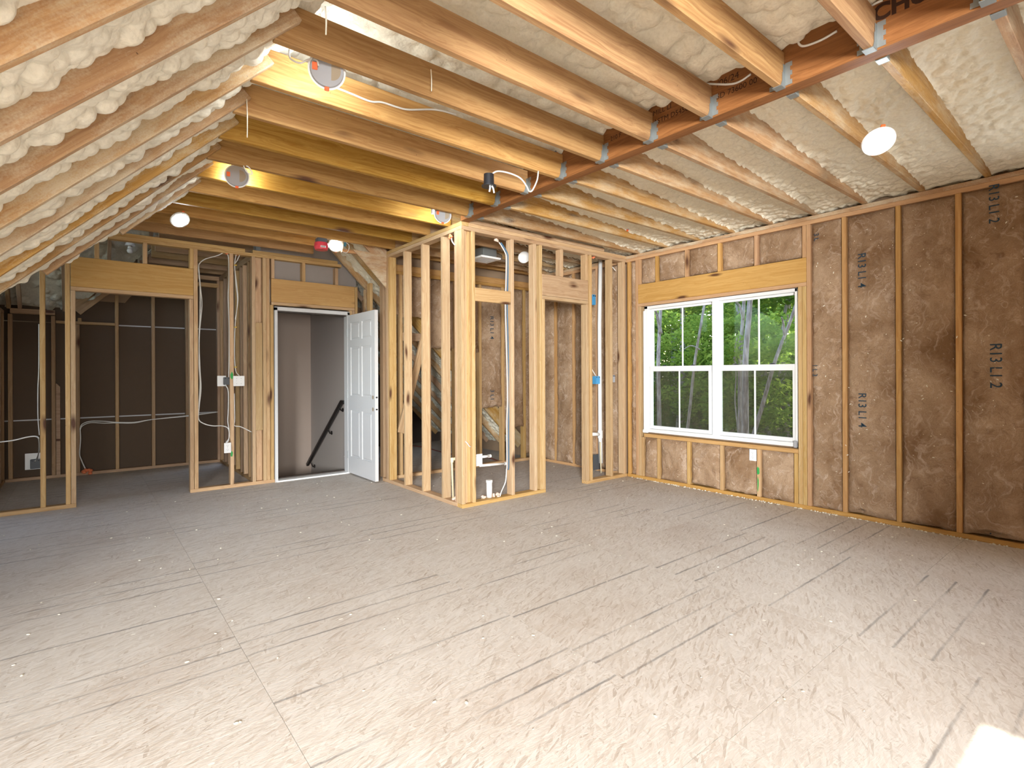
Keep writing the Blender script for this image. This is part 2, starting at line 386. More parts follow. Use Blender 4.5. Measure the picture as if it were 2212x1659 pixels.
def text(name, s, size, loc, xdir, ydir, mat, par=None, bold=0.0, sx=1.0):
    cu = bpy.data.curves.new('t', 'FONT'); cu.body = s; cu.size = size; cu.align_x = 'CENTER'; cu.align_y = 'CENTER'; cu.offset = bold; cu.resolution_u = 3
    ob = bpy.data.objects.new('t', cu); C.objects.link(ob)
    dg = bpy.context.evaluated_depsgraph_get(); me = bpy.data.meshes.new_from_object(ob.evaluated_get(dg)); bpy.data.objects.remove(ob)
    xd = Vector(xdir).normalized(); yd = Vector(ydir).normalized(); zd = xd.cross(yd)
    for v in me.vertices: v.co = xd * (v.co.x * sx) + yd * v.co.y + zd * v.co.z
    me.materials.clear()
    return link(name, me, M[mat], par, loc)
# ---- displaced sheets (spray foam, batts)
def bubbles(U, V, n, rmin, rmax, seed):
    g = np.random.default_rng(seed); u0, u1, v0, v1 = U.min(), U.max(), V.min(), V.max()
    h = np.zeros(U.shape); umin = U.min(1); umax = U.max(1)
    cu = g.uniform(u0, u1, n); cv = g.uniform(v0, v1, n); cr = g.uniform(rmin, rmax, n); cz = g.uniform(-.35, .35, n)
    for a, b, r, z in zip(cu, cv, cr, cz):
        i = (umin < a + r) & (umax > a - r)
        if not i.any(): continue
        ii = np.where(i)[0]; sl = slice(ii[0], ii[-1] + 1)
        d2 = (U[sl] - a) ** 2 + (V[sl] - b) ** 2
        b_ = np.where(d2 < r * r, np.sqrt(np.maximum(r * r - d2, 0)) + z * r, -1)
        h[sl] = np.maximum(h[sl], b_)
    return h
def lowfreq(U, V, seed, f=3.0, oct=4, rough=.55):
    g = np.random.default_rng(seed); h = np.zeros(U.shape); a = 1.0; tot = 0
    for k in range(oct):
        for j in range(4):
            an = g.uniform(0, 6.28); ph = g.uniform(0, 6.28); ff = f * (2 ** k) * g.uniform(.7, 1.4)
            h += a * np.sin(ff * (U * math.cos(an) + V * math.sin(an)) + ph) / 4
        tot += a; a *= rough
    return h / tot
def sheet(name, par, fn, nu, nv, mat):
    """fn(U,V) -> xyz arrays, U,V in 0..1"""
    U, V = np.meshgrid(np.linspace(0, 1, nu), np.linspace(0, 1, nv), indexing='ij')
    X, Y, Z = fn(U, V)
    co = np.stack([X, Y, Z], -1).reshape(-1, 3).astype(np.float32)
    idx = np.arange(nu * nv).reshape(nu, nv)
    f = np.stack([idx[:-1, :-1], idx[1:, :-1], idx[1:, 1:], idx[:-1, 1:]], -1).reshape(-1, 4)
    me = bpy.data.meshes.new(name)
    me.vertices.add(len(co)); me.vertices.foreach_set('co', co.ravel())
    me.loops.add(f.size); me.loops.foreach_set('vertex_index', f.ravel().astype(np.int32))
    me.polygons.add(len(f)); me.polygons.foreach_set('loop_start', (np.arange(len(f)) * 4).astype(np.int32))
    me.polygons.foreach_set('use_smooth', np.ones(len(f), bool)); me.update(calc_edges=True); me.validate()
    return link(name, me, M[mat], par)
# ================================================================== THE SETTING
SW = .038; SD = .089
XR, YF, XB, YB = 5.316, 4.253, 2.827, 6.752          # right wall, bathroom front, bathroom side, back wall (stud faces)
ZP, ZT = 2.696, 2.772                                # underside and top of the double plates
# ---------------------------------------------------------------- floor
floor = root('floor', (0, 0, 0), 'grey-beige OSB subfloor with dark printed line marks and panel joints', kind='structure')
cols = [(-1.822, -.622, .9), (-.622, .578, -.31), (.578, 1.775, 1.0), (1.775, 2.957, .97), (2.957, 4.188, .17), (4.188, 5.40, .97)]
def panel(x0, x1, y0, y1):
    g = .0008; w, d = x1 - x0 - 2 * g, y1 - y0 - 2 * g
    bm = bmesh.new(); add_box(bm, 0, w, 0, d, -.018, 0)
    bm_obj('floor_panel', bm, 'osb', floor, (x0 + g, y0 + g, 0))
for i, (x0, x1, j) in enumerate(cols):
    y = j - 2.44 * 3
    while y < 9.2:
        a, b = max(y, -4.6), min(y + 2.44, 9.15)
        if i == 3:
            b = min(b, 6.90)
        if b - a > .05:
            panel(x0, x1, a, b)
        y += 2.44
for (a, b, c_, d) in ((-3.2, 1.66, -4.65, 9.2), (1.66, 2.95, -4.65, 6.88), (2.85, 5.45, -4.65, 9.2)):
    lum('underlay', floor, a, b, c_, d, -.06, -.0185, 'sill_dark', 0)
# ---------------------------------------------------------------- ceiling framing
ceil = root('ceiling', (0, 0, 2.772), 'open ceiling of pine joists, sloped rafters and cream spray foam', kind='structure')
PITCH = .4064; YJ = 1.247
def hanger(par, x, yc, side):
    """galvanized face-mount joist hanger at the beam; side -1 = left of the beam"""
    bm = bmesh.new(); s = side; w = .021; h = .115; z = ZT
    add_box(bm, min(x, x + s * .05), max(x, x + s * .05), yc - w - .001, yc + w + .001, z - .004, z - .001)
    for sy in (-1, 1):
        ya, yb = yc + sy * w, yc + sy * (w + .0025)
        v = [(x, z - .003), (x + s * .05, z - .003), (x + s * .032, z + .03), (x + s * .03, z + h * .62), (x + s * .022, z + h * .66), (x + s * .022, z + h), (x, z + h)]
        vs1 = [bm.verts.new((p[0], ya, p[1])) for p in v]; vs2 = [bm.verts.new((p[0], yb, p[1])) for p in v]
        bm.faces.new(vs1); bm.faces.new(vs2[::-1])
        for k in range(len(v)): bm.faces.new((vs1[k], vs2[k], vs2[(k + 1) % len(v)], vs1[(k + 1) % len(v)]))
        n = 5                                                         # toothed flange on the beam face
        for k in range(n):
            za = z + .008 + k * h / n
            add_box(bm, x + s * .0005, x + s * .003, min(yb, yb + sy * (.034 if k % 2 == 0 else .024)), max(yb, yb + sy * (.034 if k % 2 == 0 else .024)), za, za + h / n)
    bmesh.ops.recalc_face_normals(bm, faces=bm.faces[:])
    return bm_obj('joist_hanger', bm, 'galv', par)
lum('lvl_beam', ceil, 2.822, 2.911, -2.8, YF + .0, ZT, ZT + .36, 'lvl', .003)
jl = []
for k in range(-7, 14):
    y = YJ + PITCH * k
    if y < 4.2:
        j = lum('joist', ceil, .655, 2.821, y - SW / 2, y + SW / 2, ZT, ZT + .184, 'joist'); hanger(j, 2.822, y, -1)
        j = lum('joist', ceil, 2.912, XR + .08, y - SW / 2 - .012, y + SW / 2 - .012, ZT + .002, ZT + .186, 'joist_r'); hanger(j, 2.911, y - .012, 1)
    else:
        xl = .655 if y < 5.0 else -.55
        xr_ = 2.86 if y < 5.9 else 2.18
        lum('joist', ceil, xl, xr_, y - SW / 2, y + SW / 2, ZT, ZT + .184, 'joist')
        if y < 5.95: lum('joist', ceil, 2.84, XR + .08, y + SW / 2 + .001, y + SW * 1.5 + .001, ZT + .002, ZT + .186, 'joist_r')
S2 = math.sqrt(.5)
def slope_pt(x, off, sgn=1, x0=.655, z0=ZT):
    """point on the 12/12 plane, off = height above it along the plane normal"""
    return Vector((x - sgn * off * S2, 0, z0 + sgn * (x - x0) + off * S2))
def rafter(y, xa, xb, mat='rafter', sgn=1, x0=.655, z0=ZT, d=.184, name='rafter'):
    L = (xb - xa) / S2; c = slope_pt((xa + xb) / 2, d / 2, sgn, x0, z0)
    return link(name, box_mesh(L, SW, d, .003, M[mat]), M[mat], ceil, (c.x, y, c.z), (0, -sgn * math.pi / 4, 0))
XV = lambda y: .60 - (5.26 - y)                       # the valley in plan
raf_y = [YJ + PITCH * k - SW for k in range(-1, 10)]
for i, y in enumerate(raf_y):
    xa = max(-1.75, XV(y) + .02)
    rafter(y, xa, .765 + random.uniform(-.03, .02))
def foam_slope(y0, y1, seed, xhi=1.12):
    du = .011
    nu, nv = int((xhi + 1.75) / S2 / du / 1.0), 34
    def fn(U, V):
        Y = y0 + (y1 - y0) * V
        xl = np.maximum(-1.75, XV(Y) + .03)
        Xs = xl + (xhi - xl) * U
        s = Xs / S2
        b = bubbles(s, Y, int(1300 * (xhi + 1.75) * .4), .018, .048, seed)
        lf = lowfreq(s, Y, seed + 1, 5.0)
        edge = np.minimum(V, 1 - V)
        far = np.clip((Y - 2.2) / 2.4, 0, 1); low = np.clip((.3 - Xs) / 1.0, 0, 1)
        off = .074 - .026 * far - .012 * low * far + .045 * lf - b * .85 + .03 * np.exp(-(1 - V) / .16)
        w_ = np.exp(-edge / .035); off = off * (1 - w_) + .075 * w_
        off = np.minimum(off, .12)
        return Xs - off * S2, Y, ZT + (Xs - .655) + off * S2
    return sheet('spray_foam', ceil, fn, nu, nv, 'foam')
for i in range(len(raf_y) - 1):
    if raf_y[i] > .6: foam_slope(raf_y[i] + SW / 2 - .002, raf_y[i + 1] - SW / 2 + .002, 100 + 7 * i)
foam_slope(raf_y[-1] + SW / 2, 5.10, 333)
# valley rafter and its foam lumps
P0 = hit(360, 438, Z=2.745); s_ = 0.0
vd = Vector((-1, -1, -1)).normalized()
Lv = 3.3; nrm = Vector((1, 1, -2)).normalized()
vx = -vd; vy = Vector((-1, 1, 0)).normalized(); vz = vx.cross(vy)
o = link('valley_rafter', box_mesh(Lv, SW, .235, .003, M['rafter']), M['rafter'], ceil)
vz = vz if vz.z > 0 else -vz
mt = Matrix((vx, vz.cross(vx), vz)).transposed()
o.rotation_euler = mt.to_euler(); o.location = P0 + vd * (Lv / 2 - .12) + vz * .118 - Vector((0, 0, 2.772))
def fn(U, V):
    t_ = U * 2.9 - .05; ang = V * 2 * math.pi
    sdv = np.array(Vector((1, -1, 0)).normalized()); vzv = np.array(mt.col[2]); dv = np.array(vd); p0 = np.array(P0)
    per = np.minimum(V, 1 - V) * .5
    r = .055 + .03 * lowfreq(t_, ang * 0, 5, 5.0) + bubbles(t_, per, 700, .02, .05, 9) * .75
    ca, sa = np.cos(ang), np.sin(ang)
    up = .138 + .035 * lowfreq(t_, ang * 0, 15, 3.0)
    q = p0[None, None] + dv * t_[..., None] + vzv * (up + r * 1.15 * sa)[..., None] + sdv * (.03 + r * .8 * ca)[..., None]
    return q[..., 0], q[..., 1], q[..., 2]
sheet('spray_foam', ceil, fn, 260, 40, 'foam')
# foam above the flat joists
def fn(U, V):
    X = .80 + 2.02 * U; Y = -1.2 + 8.1 * V
    b = bubbles(X, Y, 5200, .02, .06, 21)
    lf = lowfreq(X, Y, 22, 4.0)
    Z = 2.995 + (2.82 - X) * .085 + .035 * lf - b * .55
    return X, Y, Z
sheet('spray_foam', ceil, fn, 130, 480, 'foam_y')
def foam_right(y0, y1, seed):
    def fn(U, V):
        X = 2.905 + (XR + .07 - 2.905) * U; Y = y0 + (y1 - y0) * V
        lf = lowfreq(X, Y, seed, 4.5); b = bubbles(X, Y, 900, .012, .034, seed + 1)
        edge = np.minimum(V, 1 - V)
        Z = 2.985 - .172 * U ** .9 + .022 * lf - b * .5 + .0 - .03 * np.exp(-edge / .06) * (.5 + lf)
        Z = np.where(U > .975, np.maximum(Z - .008, 2.752), Z)
        return X, Y, Z
    return sheet('spray_foam', ceil, fn, 190, 34, 'foam_y')
for k in range(-4, 12):
    y = YJ + PITCH * k
    foam_right(y + SW / 2 - .014, y + PITCH - SW / 2 - .010, 500 + 5 * k)
lum('rim_board', ceil, XR + .086, XR + .124, -4.65, 6.2, ZT + .001, ZT + .30, 'sheath', 0)
lum('cheek_board', ceil, 2.86, 5.45, 6.10, 6.125, 2.60, 3.6, 'sheath', 0)
lum('blocking', ceil, 2.92, XR, 5.945, 5.983, ZT, ZT + .184, 'joist')
# roof decks (close the attic)
def deck(pts, th=.03):
    bm = bmesh.new(); a = [bm.verts.new(p) for p in pts]; b = [bm.verts.new((p[0], p[1], p[2] + th)) for p in pts]
    bm.faces.new(a); bm.faces.new(b[::-1]); n = len(pts)
    for i in range(n): bm.faces.new((a[i], b[i], b[(i + 1) % n], a[(i + 1) % n]))
    bmesh.ops.recalc_face_normals(bm, faces=bm.faces[:]); return bm_obj('roof_deck', bm, 'sheath', ceil)
deck([(-2.6, .6, .0), (-2.6, 2.3, .0), (.6, 5.5, 3.05), (1.9, 6.9, 4.3), (1.9, .6, 4.3)])
deck([(-3.4, -4.7, 3.46), (-3.4, .65, 3.46), (2.0, .65, 3.46), (2.0, -4.7, 3.46)])  # roof over the added hall behind the camera
deck([(.5, -4.7, 3.42), (5.6, -4.7, 3.0), (5.6, 6.2, 3.0), (.5, 6.2, 3.42)])
deck([(1.5, 6.13, 4.15), (5.75, 6.13, -.1), (5.75, 9.3, -.1), (1.5, 9.3, 4.15)])
deck([(-2.6, 2.2, -.05), (-2.6, 6.755, 4.5), (2.0, 6.755, 4.5)])
deck([(-2.6, 9.3, 1.95), (-2.6, 6.755, 4.5), (2.0, 6.755, 4.5), (.2, 9.3, 1.95)])
deck([(-.1, 9.3, 2.3), (1.9, 9.3, 4.3), (1.9, 6.7, 4.3)])
# right-hand slope behind the door and the bathroom
RX0, RZ0 = 2.64, 2.715
def foam_rslope(y0, y1, xa, xb, seed, mat='foam_y'):
    def fn(U, V):
        X = xa + (xb - xa) * U; Y = y0 + (y1 - y0) * V
        s = X / S2; lf = lowfreq(s, Y, seed, 5); b = bubbles(s, Y, int(900 * (xb - xa)), .018, .045, seed + 1)
        off = np.minimum(.10 + .04 * lf - b * .85, .15)
        return X + off * S2, Y, RZ0 - (X - RX0) + off * S2
    return sheet('spray_foam', ceil, fn, int(110 * (xb - xa)), 34, mat)
ry = [5.885, 6.29, 6.705, 7.11, 7.52, 7.93, 8.33, 8.74]
for i, y in enumerate(ry):
    rafter(y, 2.16, 2.80 if y < 6.0 else 5.2, 'rafter' if i < 3 else 'wood_dark', -1, RX0, RZ0)
    if i < len(ry) - 1:
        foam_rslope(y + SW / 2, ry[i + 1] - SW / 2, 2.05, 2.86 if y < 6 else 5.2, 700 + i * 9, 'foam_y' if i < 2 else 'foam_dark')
lum('blocking', ceil, 2.30, 2.80, 5.905, 5.943, 2.70, 2.738, 'joist')
# far slope of the cross gable over the storage room
def fn(U, V):
    Y = 8.93 - 2.0 * V; X = -1.7 + (8.80 - Y + 1.7) * U
    s = Y / S2; lf = lowfreq(X, s, 81, 4); b = bubbles(X, s, 1500, .02, .05, 82)
    off = .10 + .03 * lf - b * .7
    return X, Y + off * S2, 2.12 + (8.87 - Y) + off * S2
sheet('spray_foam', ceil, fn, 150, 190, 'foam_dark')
for x in (-1.0, -.71, -.61, -.19, .25, .66):
    ym = (8.9 + max(6.95, 8.8 - (x + .0) - 2.0)) / 2; ya, yb = 6.95, min(8.87, 8.75 - x)
    L = (yb - ya) / S2; c = Vector((x, (ya + yb) / 2 + .07 * S2, 2.12 + (8.87 - (ya + yb) / 2) + .07 * S2))
    link('rafter', box_mesh(L, SW, .14, .003, M['wood_dark']), M['wood_dark'], ceil, c, (-math.pi / 4, 0, math.pi / 2) if False else Matrix(((0, 1, 0), (-S2, 0, S2), (S2, 0, S2))).to_euler())
def fn(U, V):                                         # main slope right of the far valley
    Y = 6.9 + 2.03 * V; xl = 8.85 - Y; X = xl + (1.25 - xl) * U * 1.0
    X = np.maximum(X, xl); lf = lowfreq(X, Y, 91, 4); b = bubbles(X, Y, 900, .02, .05, 92)
    off = .09 + .03 * lf - b * .7
    return X - off * S2, Y, ZT + (X - .655) + off * S2
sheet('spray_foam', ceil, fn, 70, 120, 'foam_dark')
rafter(8.84, -.03, 1.0, 'wood_dark')
for y in (7.1, 7.5, 7.92, 8.33, 8.7):
    lum('joist', ceil, .66, 1.64, y, y + SW, ZT, ZT + .184, 'wood_dark')
def drip(px, py0, py1, Y):
    a = hit(px, py0, Y=Y); b = hit(px + 1, py1, Y=Y)
    link('foam_drip', tube_mesh([a, (a + b) / 2 + Vector((.002, 0, 0)), b], lambda u: .0035 - .0015 * abs(u - .5), 6, 5), M['foam'], ceil)
drip(703, 14, 75, 2.02); drip(533, 214, 297, 3.22); drip(931, 150, 197, 2.42)

# ---------------------------------------------------------------- walls
_sd = [1000]
def batt(par, axis, face, a0, a1, z0, z1, bulge=.02, res=.014, sgn=1, torn=0.0):
    """fibreglass batt in a stud bay: axis 'X' = wall plane X=face spanning Y a0..a1; sgn = into the wall"""
    _sd[0] += 13; sd = _sd[0]
    nu = max(10, int((a1 - a0) / res)); nv = max(12, int((z1 - z0) / (res * 1.3)))
    def fn(U, V):
        A = a0 + (a1 - a0) * U; Z = z0 + (z1 - z0) * V
        ed = np.minimum(np.minimum(U, 1 - U) * (a1 - a0), np.minimum(V, 1 - V) * (z1 - z0))
        lf = lowfreq(A, Z, sd, 7.0, 5, .62); cr = np.abs(lowfreq(A, Z, sd + 1, 9.0, 4, .6))
        d = .03 * np.exp(-ed / .018) - bulge * .4 * (1 - np.exp(-ed / .05)) + .016 * lf + .010 * np.exp(-cr / .05) + .006
        if torn: Z = np.where(V < .02, Z + .06 * lf, Z); d = d - torn * np.exp(-(V / .12) ** 2) * (.6 + lf)
        P = face + sgn * d
        return (P, A, Z) if axis == 'X' else (A, P, Z)
    return sheet('insulation_batt', par, fn, nu, nv, 'batt')
# ---- right wall
wr = root('wall_right', (XR, 0, 0), 'right wall of golden studs packed with brown fibreglass batts', kind='structure')
def rs(y0, y1, z0, z1, mat='stud_gold', name='stud', d=SD): return lum(name, wr, XR, XR + d, y0, y1, z0, z1, mat)
rs(-2.8, YF - .001, 0, .038, 'stud_gold', 'bottom_plate'); rs(YF + SD, 6.0, 0, .038, 'stud_gold', 'bottom_plate')
rs(-2.8, 6.09, ZP, ZP + SW, 'stud_gold', 'top_plate'); rs(-2.8, 6.09, ZP + SW + .0005, ZT, 'rafter', 'top_plate')
full = [(4.205, 4.243), (4.079, 4.117), (2.085, 2.121), (1.785, 1.822), (1.380, 1.416), (.985, 1.023), (.575, .613), (.49, .528), (-1.43, -1.392), (-1.84, -1.8), (-2.25, -2.21), (-2.7, -2.66)]
for a, b in full: rs(a, b, SW, ZP)
rs(4.040, 4.077, SW, 2.118, 'stud_pale', 'jack_stud'); rs(4.000, 4.038, SW, .518, 'stud', 'jack_stud')
rs(2.124, 2.161, SW, 2.118, 'stud_pale', 'jack_stud'); rs(2.163, 2.200, SW, 2.118, 'stud_pale', 'jack_stud')
rs(2.123, 4.077, 2.156, 2.389, 'header', 'header', SW); rs(2.123, 4.077, 2.118, 2.155, 'header', 'header_plate')
rs(2.123, 2.160, 2.39, ZP, 'stud_gold', 'cripple_stud'); rs(4.040, 4.078, 2.39, ZP, 'stud_gold', 'cripple_stud')
for a in (3.786, 3.385, 2.986, 2.586): rs(a, a + SW, 2.39, ZP, 'stud_gold', 'cripple_stud')
rs(2.202, 3.998, .520, .562, 'header', 'sill_plate')
for a, b in ((3.771, 3.809), (3.368, 3.406), (2.968, 3.006), (2.566, 2.604), (2.204, 2.242)): rs(a, b, SW, .519, 'stud', 'cripple_stud')
cz = [4.039, 3.824, 3.786, 3.423, 3.385, 3.024, 2.986, 2.624, 2.586, 2.160]
for i in range(0, 10, 2): batt(wr, 'X', XR, cz[i + 1], cz[i], 2.40, ZP)
dz = [3.999, 3.809, 3.771, 3.406, 3.368, 3.006, 2.968, 2.604, 2.566, 2.242]
for i in range(0, 10, 2): batt(wr, 'X', XR, dz[i + 1], dz[i], .04, .517, .035, torn=.012)
batt(wr, 'X', XR, 4.117, 4.205, SW, ZP)
b1 = batt(wr, 'X', XR, 1.822, 2.085, SW, ZP, .03, torn=.02)
b2 = batt(wr, 'X', XR, 1.416, 1.785, SW, ZP, .03, torn=.02)
b3 = batt(wr, 'X', XR, 1.023, 1.380, SW, ZP, .03, torn=.025)
b4 = batt(wr, 'X', XR, .613, .985, SW, ZP, .03, torn=.03)
for a, b in ((-2.66, -2.25), (-2.21, -1.84), (-1.8, -1.43)): batt(wr, 'X', XR, a, b, SW, ZP, res=.04)
def code(par, s, px, py, size): text('printed_code', s, size, hit(px, py, X=XR - .012), (0, 0, -1), (0, -1, 0), 'ink', par, .0004, .95)
code(b2, 'R13 L1 4', 1861, 584, .088); code(b2, 'R13 L1 4', 1862, 886, .088)
code(b4, 'R13 L1 2', 2146, 440, .085); code(b4, 'R13 L1 2', 2150, 790, .098); code(b4, 'R13 L', 2148, 1128, .085)
code(b1, '3 L', 1763, 512, .06); code(b1, '1 L 3', 1760, 800, .06)
# added second window (out of the picture) framing
rs(-1.392, .49, 2.156, 2.389, 'header', 'header'); rs(-1.392, .49, 1.24, 1.282, 'header', 'sill_plate')
batt(wr, 'X', XR, -1.39, .49, 2.40, ZP, res=.05); batt(wr, 'X', XR, -1.39, .49, SW, 1.239, res=.05)
# sheathing with the two openings
SX0, SX1 = XR + SD, XR + SD + .012
for a, b, z0, z1 in ((-4.65, -1.36, 0, ZT), (-1.36, .46, 0, 1.285), (-1.36, .46, 2.10, ZT), (.46, 2.2, 0, ZT), (2.2, 4.01, 0, .57), (2.2, 4.01, 2.12, ZT), (4.01, 9.2, 0, ZT)):
    lum('sheathing', wr, SX0, SX1, a, b, z0, z1, 'sheath', 0)
bm = bmesh.new()                                      # stray foam crumbs stuck on the wall
for i in range(70):
    y = random.uniform(.65, 2.05); z = random.uniform(.2, 2.65); r = random.uniform(.002, .006)
    bmesh.ops.create_icosphere(bm, subdivisions=1, radius=r, matrix=Matrix.Translation((XR - .006, y, z)) @ Matrix.Rotation(random.random() * 6, 4, 'X') @ Matrix.Diagonal((.6, 2.0, .8, 1)))
o = bm_obj('foam_crumbs', bm, 'foam', wr); o['kind'] = 'stuff'
# studs seen inside the bathroom
bs = []
for px in (1199, 1238):
    y = hit(px, 800, X=XR).y; bs.append(y); rs(y - .019, y + .019, SW, ZP, 'stud_gold')
rs(5.95, 6.0, SW, ZP, 'stud_gold'); rs(YF + .09, YF + .128, SW, ZP, 'stud_gold')
yq = hit(1289, 800, X=XR).y
rs(yq - .019, yq + .019, SW, ZP, 'stud_gold')
e_ = sorted([YF + .128, yq - .019, yq + .019] + [v for y in bs for v in (y - .019, y + .019)] + [5.95])
for i in range(0, len(e_), 2):
    if e_[i + 1] - e_[i] > .05: batt(wr, 'X', XR, e_[i], e_[i + 1], SW, ZP, .05, torn=.05)

# ---- window in the right wall (frame sits a little deeper than the stud face)
win = root('window_1', (XR + .03, 3.1, .58), 'white vinyl twin single-hung window over trees', kind='structure')
WX = XR + .034; KS = (WX) / XR
wy = lambda y: y * KS
wz = lambda z: CH + (z - CH) * KS
def wbar(name, y0, y1, z0, z1, x0=WX, x1=WX + .06, par=win, bev=.004):
    bm = bmesh.new(); add_box(bm, x0, x1, y0, y1, z0, z1, bev); return bm_obj(name, bm, 'white_vinyl', par)
Y0, Y1, Z0, Z1 = wy(2.203), wy(3.975), wz(.585), wz(2.108)
YM0, YM1 = wy(2.996), wy(3.099)
bm = bmesh.new()
add_box(bm, WX - .01, WX + .07, Y0, Y0 + .022, Z0, Z1, .003); add_box(bm, WX - .01, WX + .07, wy(3.93), Y1, Z0, Z1, .003)
add_box(bm, WX - .01, WX + .07, Y0, Y1, wz(2.075), Z1, .003); add_box(bm, WX - .015, WX + .07, Y0, Y1, Z0, wz(.625), .003)
add_box(bm, WX - .006, WX + .07, YM0 + .012, YM1 - .012, Z0, Z1, .003)
bm_obj('window_frame', bm, 'white_vinyl', win)
for (ya, yb, yl, yr) in ((wy(2.214), wy(2.996), wy(2.254), wy(2.994)), (wy(3.099), wy(3.886), wy(3.139), wy(3.874))):
    # upper sash (outer track)
    up = root('upper_sash', (WX + .05, (ya + yb) / 2, wz(1.36))); up.parent = win; up.location = up.location - win.location
    bm = bmesh.new(); x0, x1 = WX + .042, WX + .068
    zt, zb = wz(2.052), wz(1.35)
    add_box(bm, x0, x1, ya - .012, ya + .002, zb, zt + .025, .003); add_box(bm, x0, x1, yb - .002, yb + .03, zb, zt + .025, .003)
    add_box(bm, x0, x1, ya, yb, zt, zt + .025, .003); add_box(bm, x0, x1, ya, yb, zb - .02, zb + .03, .003)
    bm_obj('sash_frame', bm, 'white_vinyl', up)
    bm = bmesh.new(); add_box(bm, x0 + .01, x0 + .014, ya, yb, zb, zt); bm_obj('pane', bm, 'glass', up)
    mc = ya + (yb - ya) * .495
    bm = bmesh.new(); add_box(bm, x0 + .006, x0 + .018, mc - .008, mc + .008, zb, zt, .002); bm_obj('muntin', bm, 'white_vinyl', up)
    lo = root('lower_sash', (WX + .01, (yl + yr) / 2, wz(.65))); lo.parent = win; lo.location = lo.location - win.location
    bm = bmesh.new(); x0, x1 = WX + .004, WX + .034
    zb, zt = wz(.667), wz(1.32)
    add_box(bm, x0, x1, yl - .036, yl, wz(.628), wz(1.381), .003); add_box(bm, x0, x1, yr, yr + .036, wz(.628), wz(1.381), .003)
    add_box(bm, x0, x1, yl, yr, zt, wz(1.381), .003); add_box(bm, x0, x1, yl, yr, wz(.628), zb, .003)
    bm_obj('sash_frame', bm, 'white_vinyl', lo)
    bm = bmesh.new(); add_box(bm, x0 + .012, x0 + .016, yl, yr, zb, zt); bm_obj('pane', bm, 'glass', lo)
    mc = yl + (yr - yl) * .505
    bm = bmesh.new(); add_box(bm, x0 + .008, x0 + .02, mc - .008, mc + .008, zb, zt, .002); bm_obj('muntin', bm, 'white_vinyl', lo)
    bm = bmesh.new(); add_box(bm, WX + .069, WX + .0705, yl - .01, yr + .01, zb - .01, zt + .02); tag(bm_obj('insect_screen', bm, 'screen', win), 'dark insect screen over the lower pane')
    for f in (.27, .78):
        yk = yl + (yr - yl) * f
        bm = bmesh.new(); bmesh.ops.create_uvsphere(bm, u_segments=12, v_segments=6, radius=.03, matrix=Matrix.Translation((WX + .024, yk, wz(1.381))) @ Matrix.Diagonal((.35, 1.1, .42, 1)))
        tag(bm_obj('sash_lock', bm, 'box_black', lo, smooth=True), 'dark sash lock')
# loose flashing tape round the opening
bm = bmesh.new(); add_box(bm, XR + .01, WX + .02, wy(3.962), wy(3.985), .60, 2.06, .004); add_box(bm, XR - .004, WX, wy(3.92), wy(3.99), .572, .612, .006)
bm_obj('flashing_tape', bm, 'white_vinyl', win)
bm = bmesh.new(); add_box(bm, XR - .003, WX - .012, wy(2.2), wy(2.23), .575, .64, .004); bm_obj('flashing_flap', bm, 'plastic_grey', win)

# ---- back wall (door wall)
wb = root('wall_back', (0, YB, 0), 'back wall of bare pine studs with two headers and the white door', kind='structure')
def bk(x0, x1, z0, z1, mat='stud', name='stud', d=SD, off=0.0): return lum(name, wb, x0, x1, YB + off, YB + off + d, z0, z1, mat)
bk(-1.8, -.061, 0, .038, 'stud', 'bottom_plate'); bk(.906, 1.787, 0, .038, 'stud', 'bottom_plate'); bk(2.72, 2.83, 0, .038, 'stud', 'bottom_plate')
bk(-.55, 2.62, ZP, ZP + SW, 'stud', 'top_plate'); bk(-.55, 1.47, ZP + SW, ZT, 'stud', 'top_plate'); bk(1.55, 2.57, ZP + SW, ZT, 'stud', 'top_plate')
for a, b in ((-.326, -.287), (-.735, -.697), (-1.14, -1.1), (-.141, -.103)): bk(a, b, SW, ZP if a > -.4 else 2.2, 'stud')
bk(-.100, -.062, SW, 2.138, 'stud_pale', 'jack_stud'); bk(.906, .944, SW, 2.138, 'stud', 'jack_stud'); bk(.948, .987, SW, ZP)
bk(1.305, 1.345, SW, ZP, 'stud'); bk(1.540, 1.578, SW, ZP, 'stud_pale')
bk(1.579, 1.657, SW, ZP, 'stud', 'backing_stud', .04, .049); bk(1.579, 1.655, .64, 1.918, 'stud_pale', 'backing_board', .02, .006)
bk(1.660, 1.698, SW, ZP, 'stud_pale'); bk(1.699, 1.737, SW, ZP, 'stud'); bk(1.742, 1.780, SW, 2.14, 'stud', 'jack_stud')
bk(-.099, .946, 2.179, 2.475, 'header', 'header', SW); bk(-.099, .946, 2.140, 2.178, 'stud', 'header_plate')
bk(1.755, 2.797, 2.180, 2.460, 'header', 'header', SW); bk(1.755, 2.797, 2.142, 2.179, 'stud', 'header_plate')
for a in (.087, .488, .911, -.099): bk(a, a + SW, 2.476, ZP, 'stud', 'cripple_stud')
for a in (1.755, 2.120, 2.537): bk(a, a + SW, 2.461, ZP if a < 2.5 else 2.68, 'stud', 'cripple_stud')
bk(2.720, 2.758, SW, 2.14, 'stud', 'jack_stud'); bk(2.800, 2.836, SW, 2.46, 'stud')
lum('stud', wb, 2.76, 2.798, YB, YB + SD, SW, 2.14, 'stud')
lum('gypsum_board', wb, 1.66, 2.85, YB + SD, YB + SD + .012, 2.15, 3.2, 'board_grey', 0)
for x, z0, z1 in ((2.93, 0, 2.3), (3.05, 0, 2.2)): bk(x, x + SW, z0, z1, 'wood_dark')
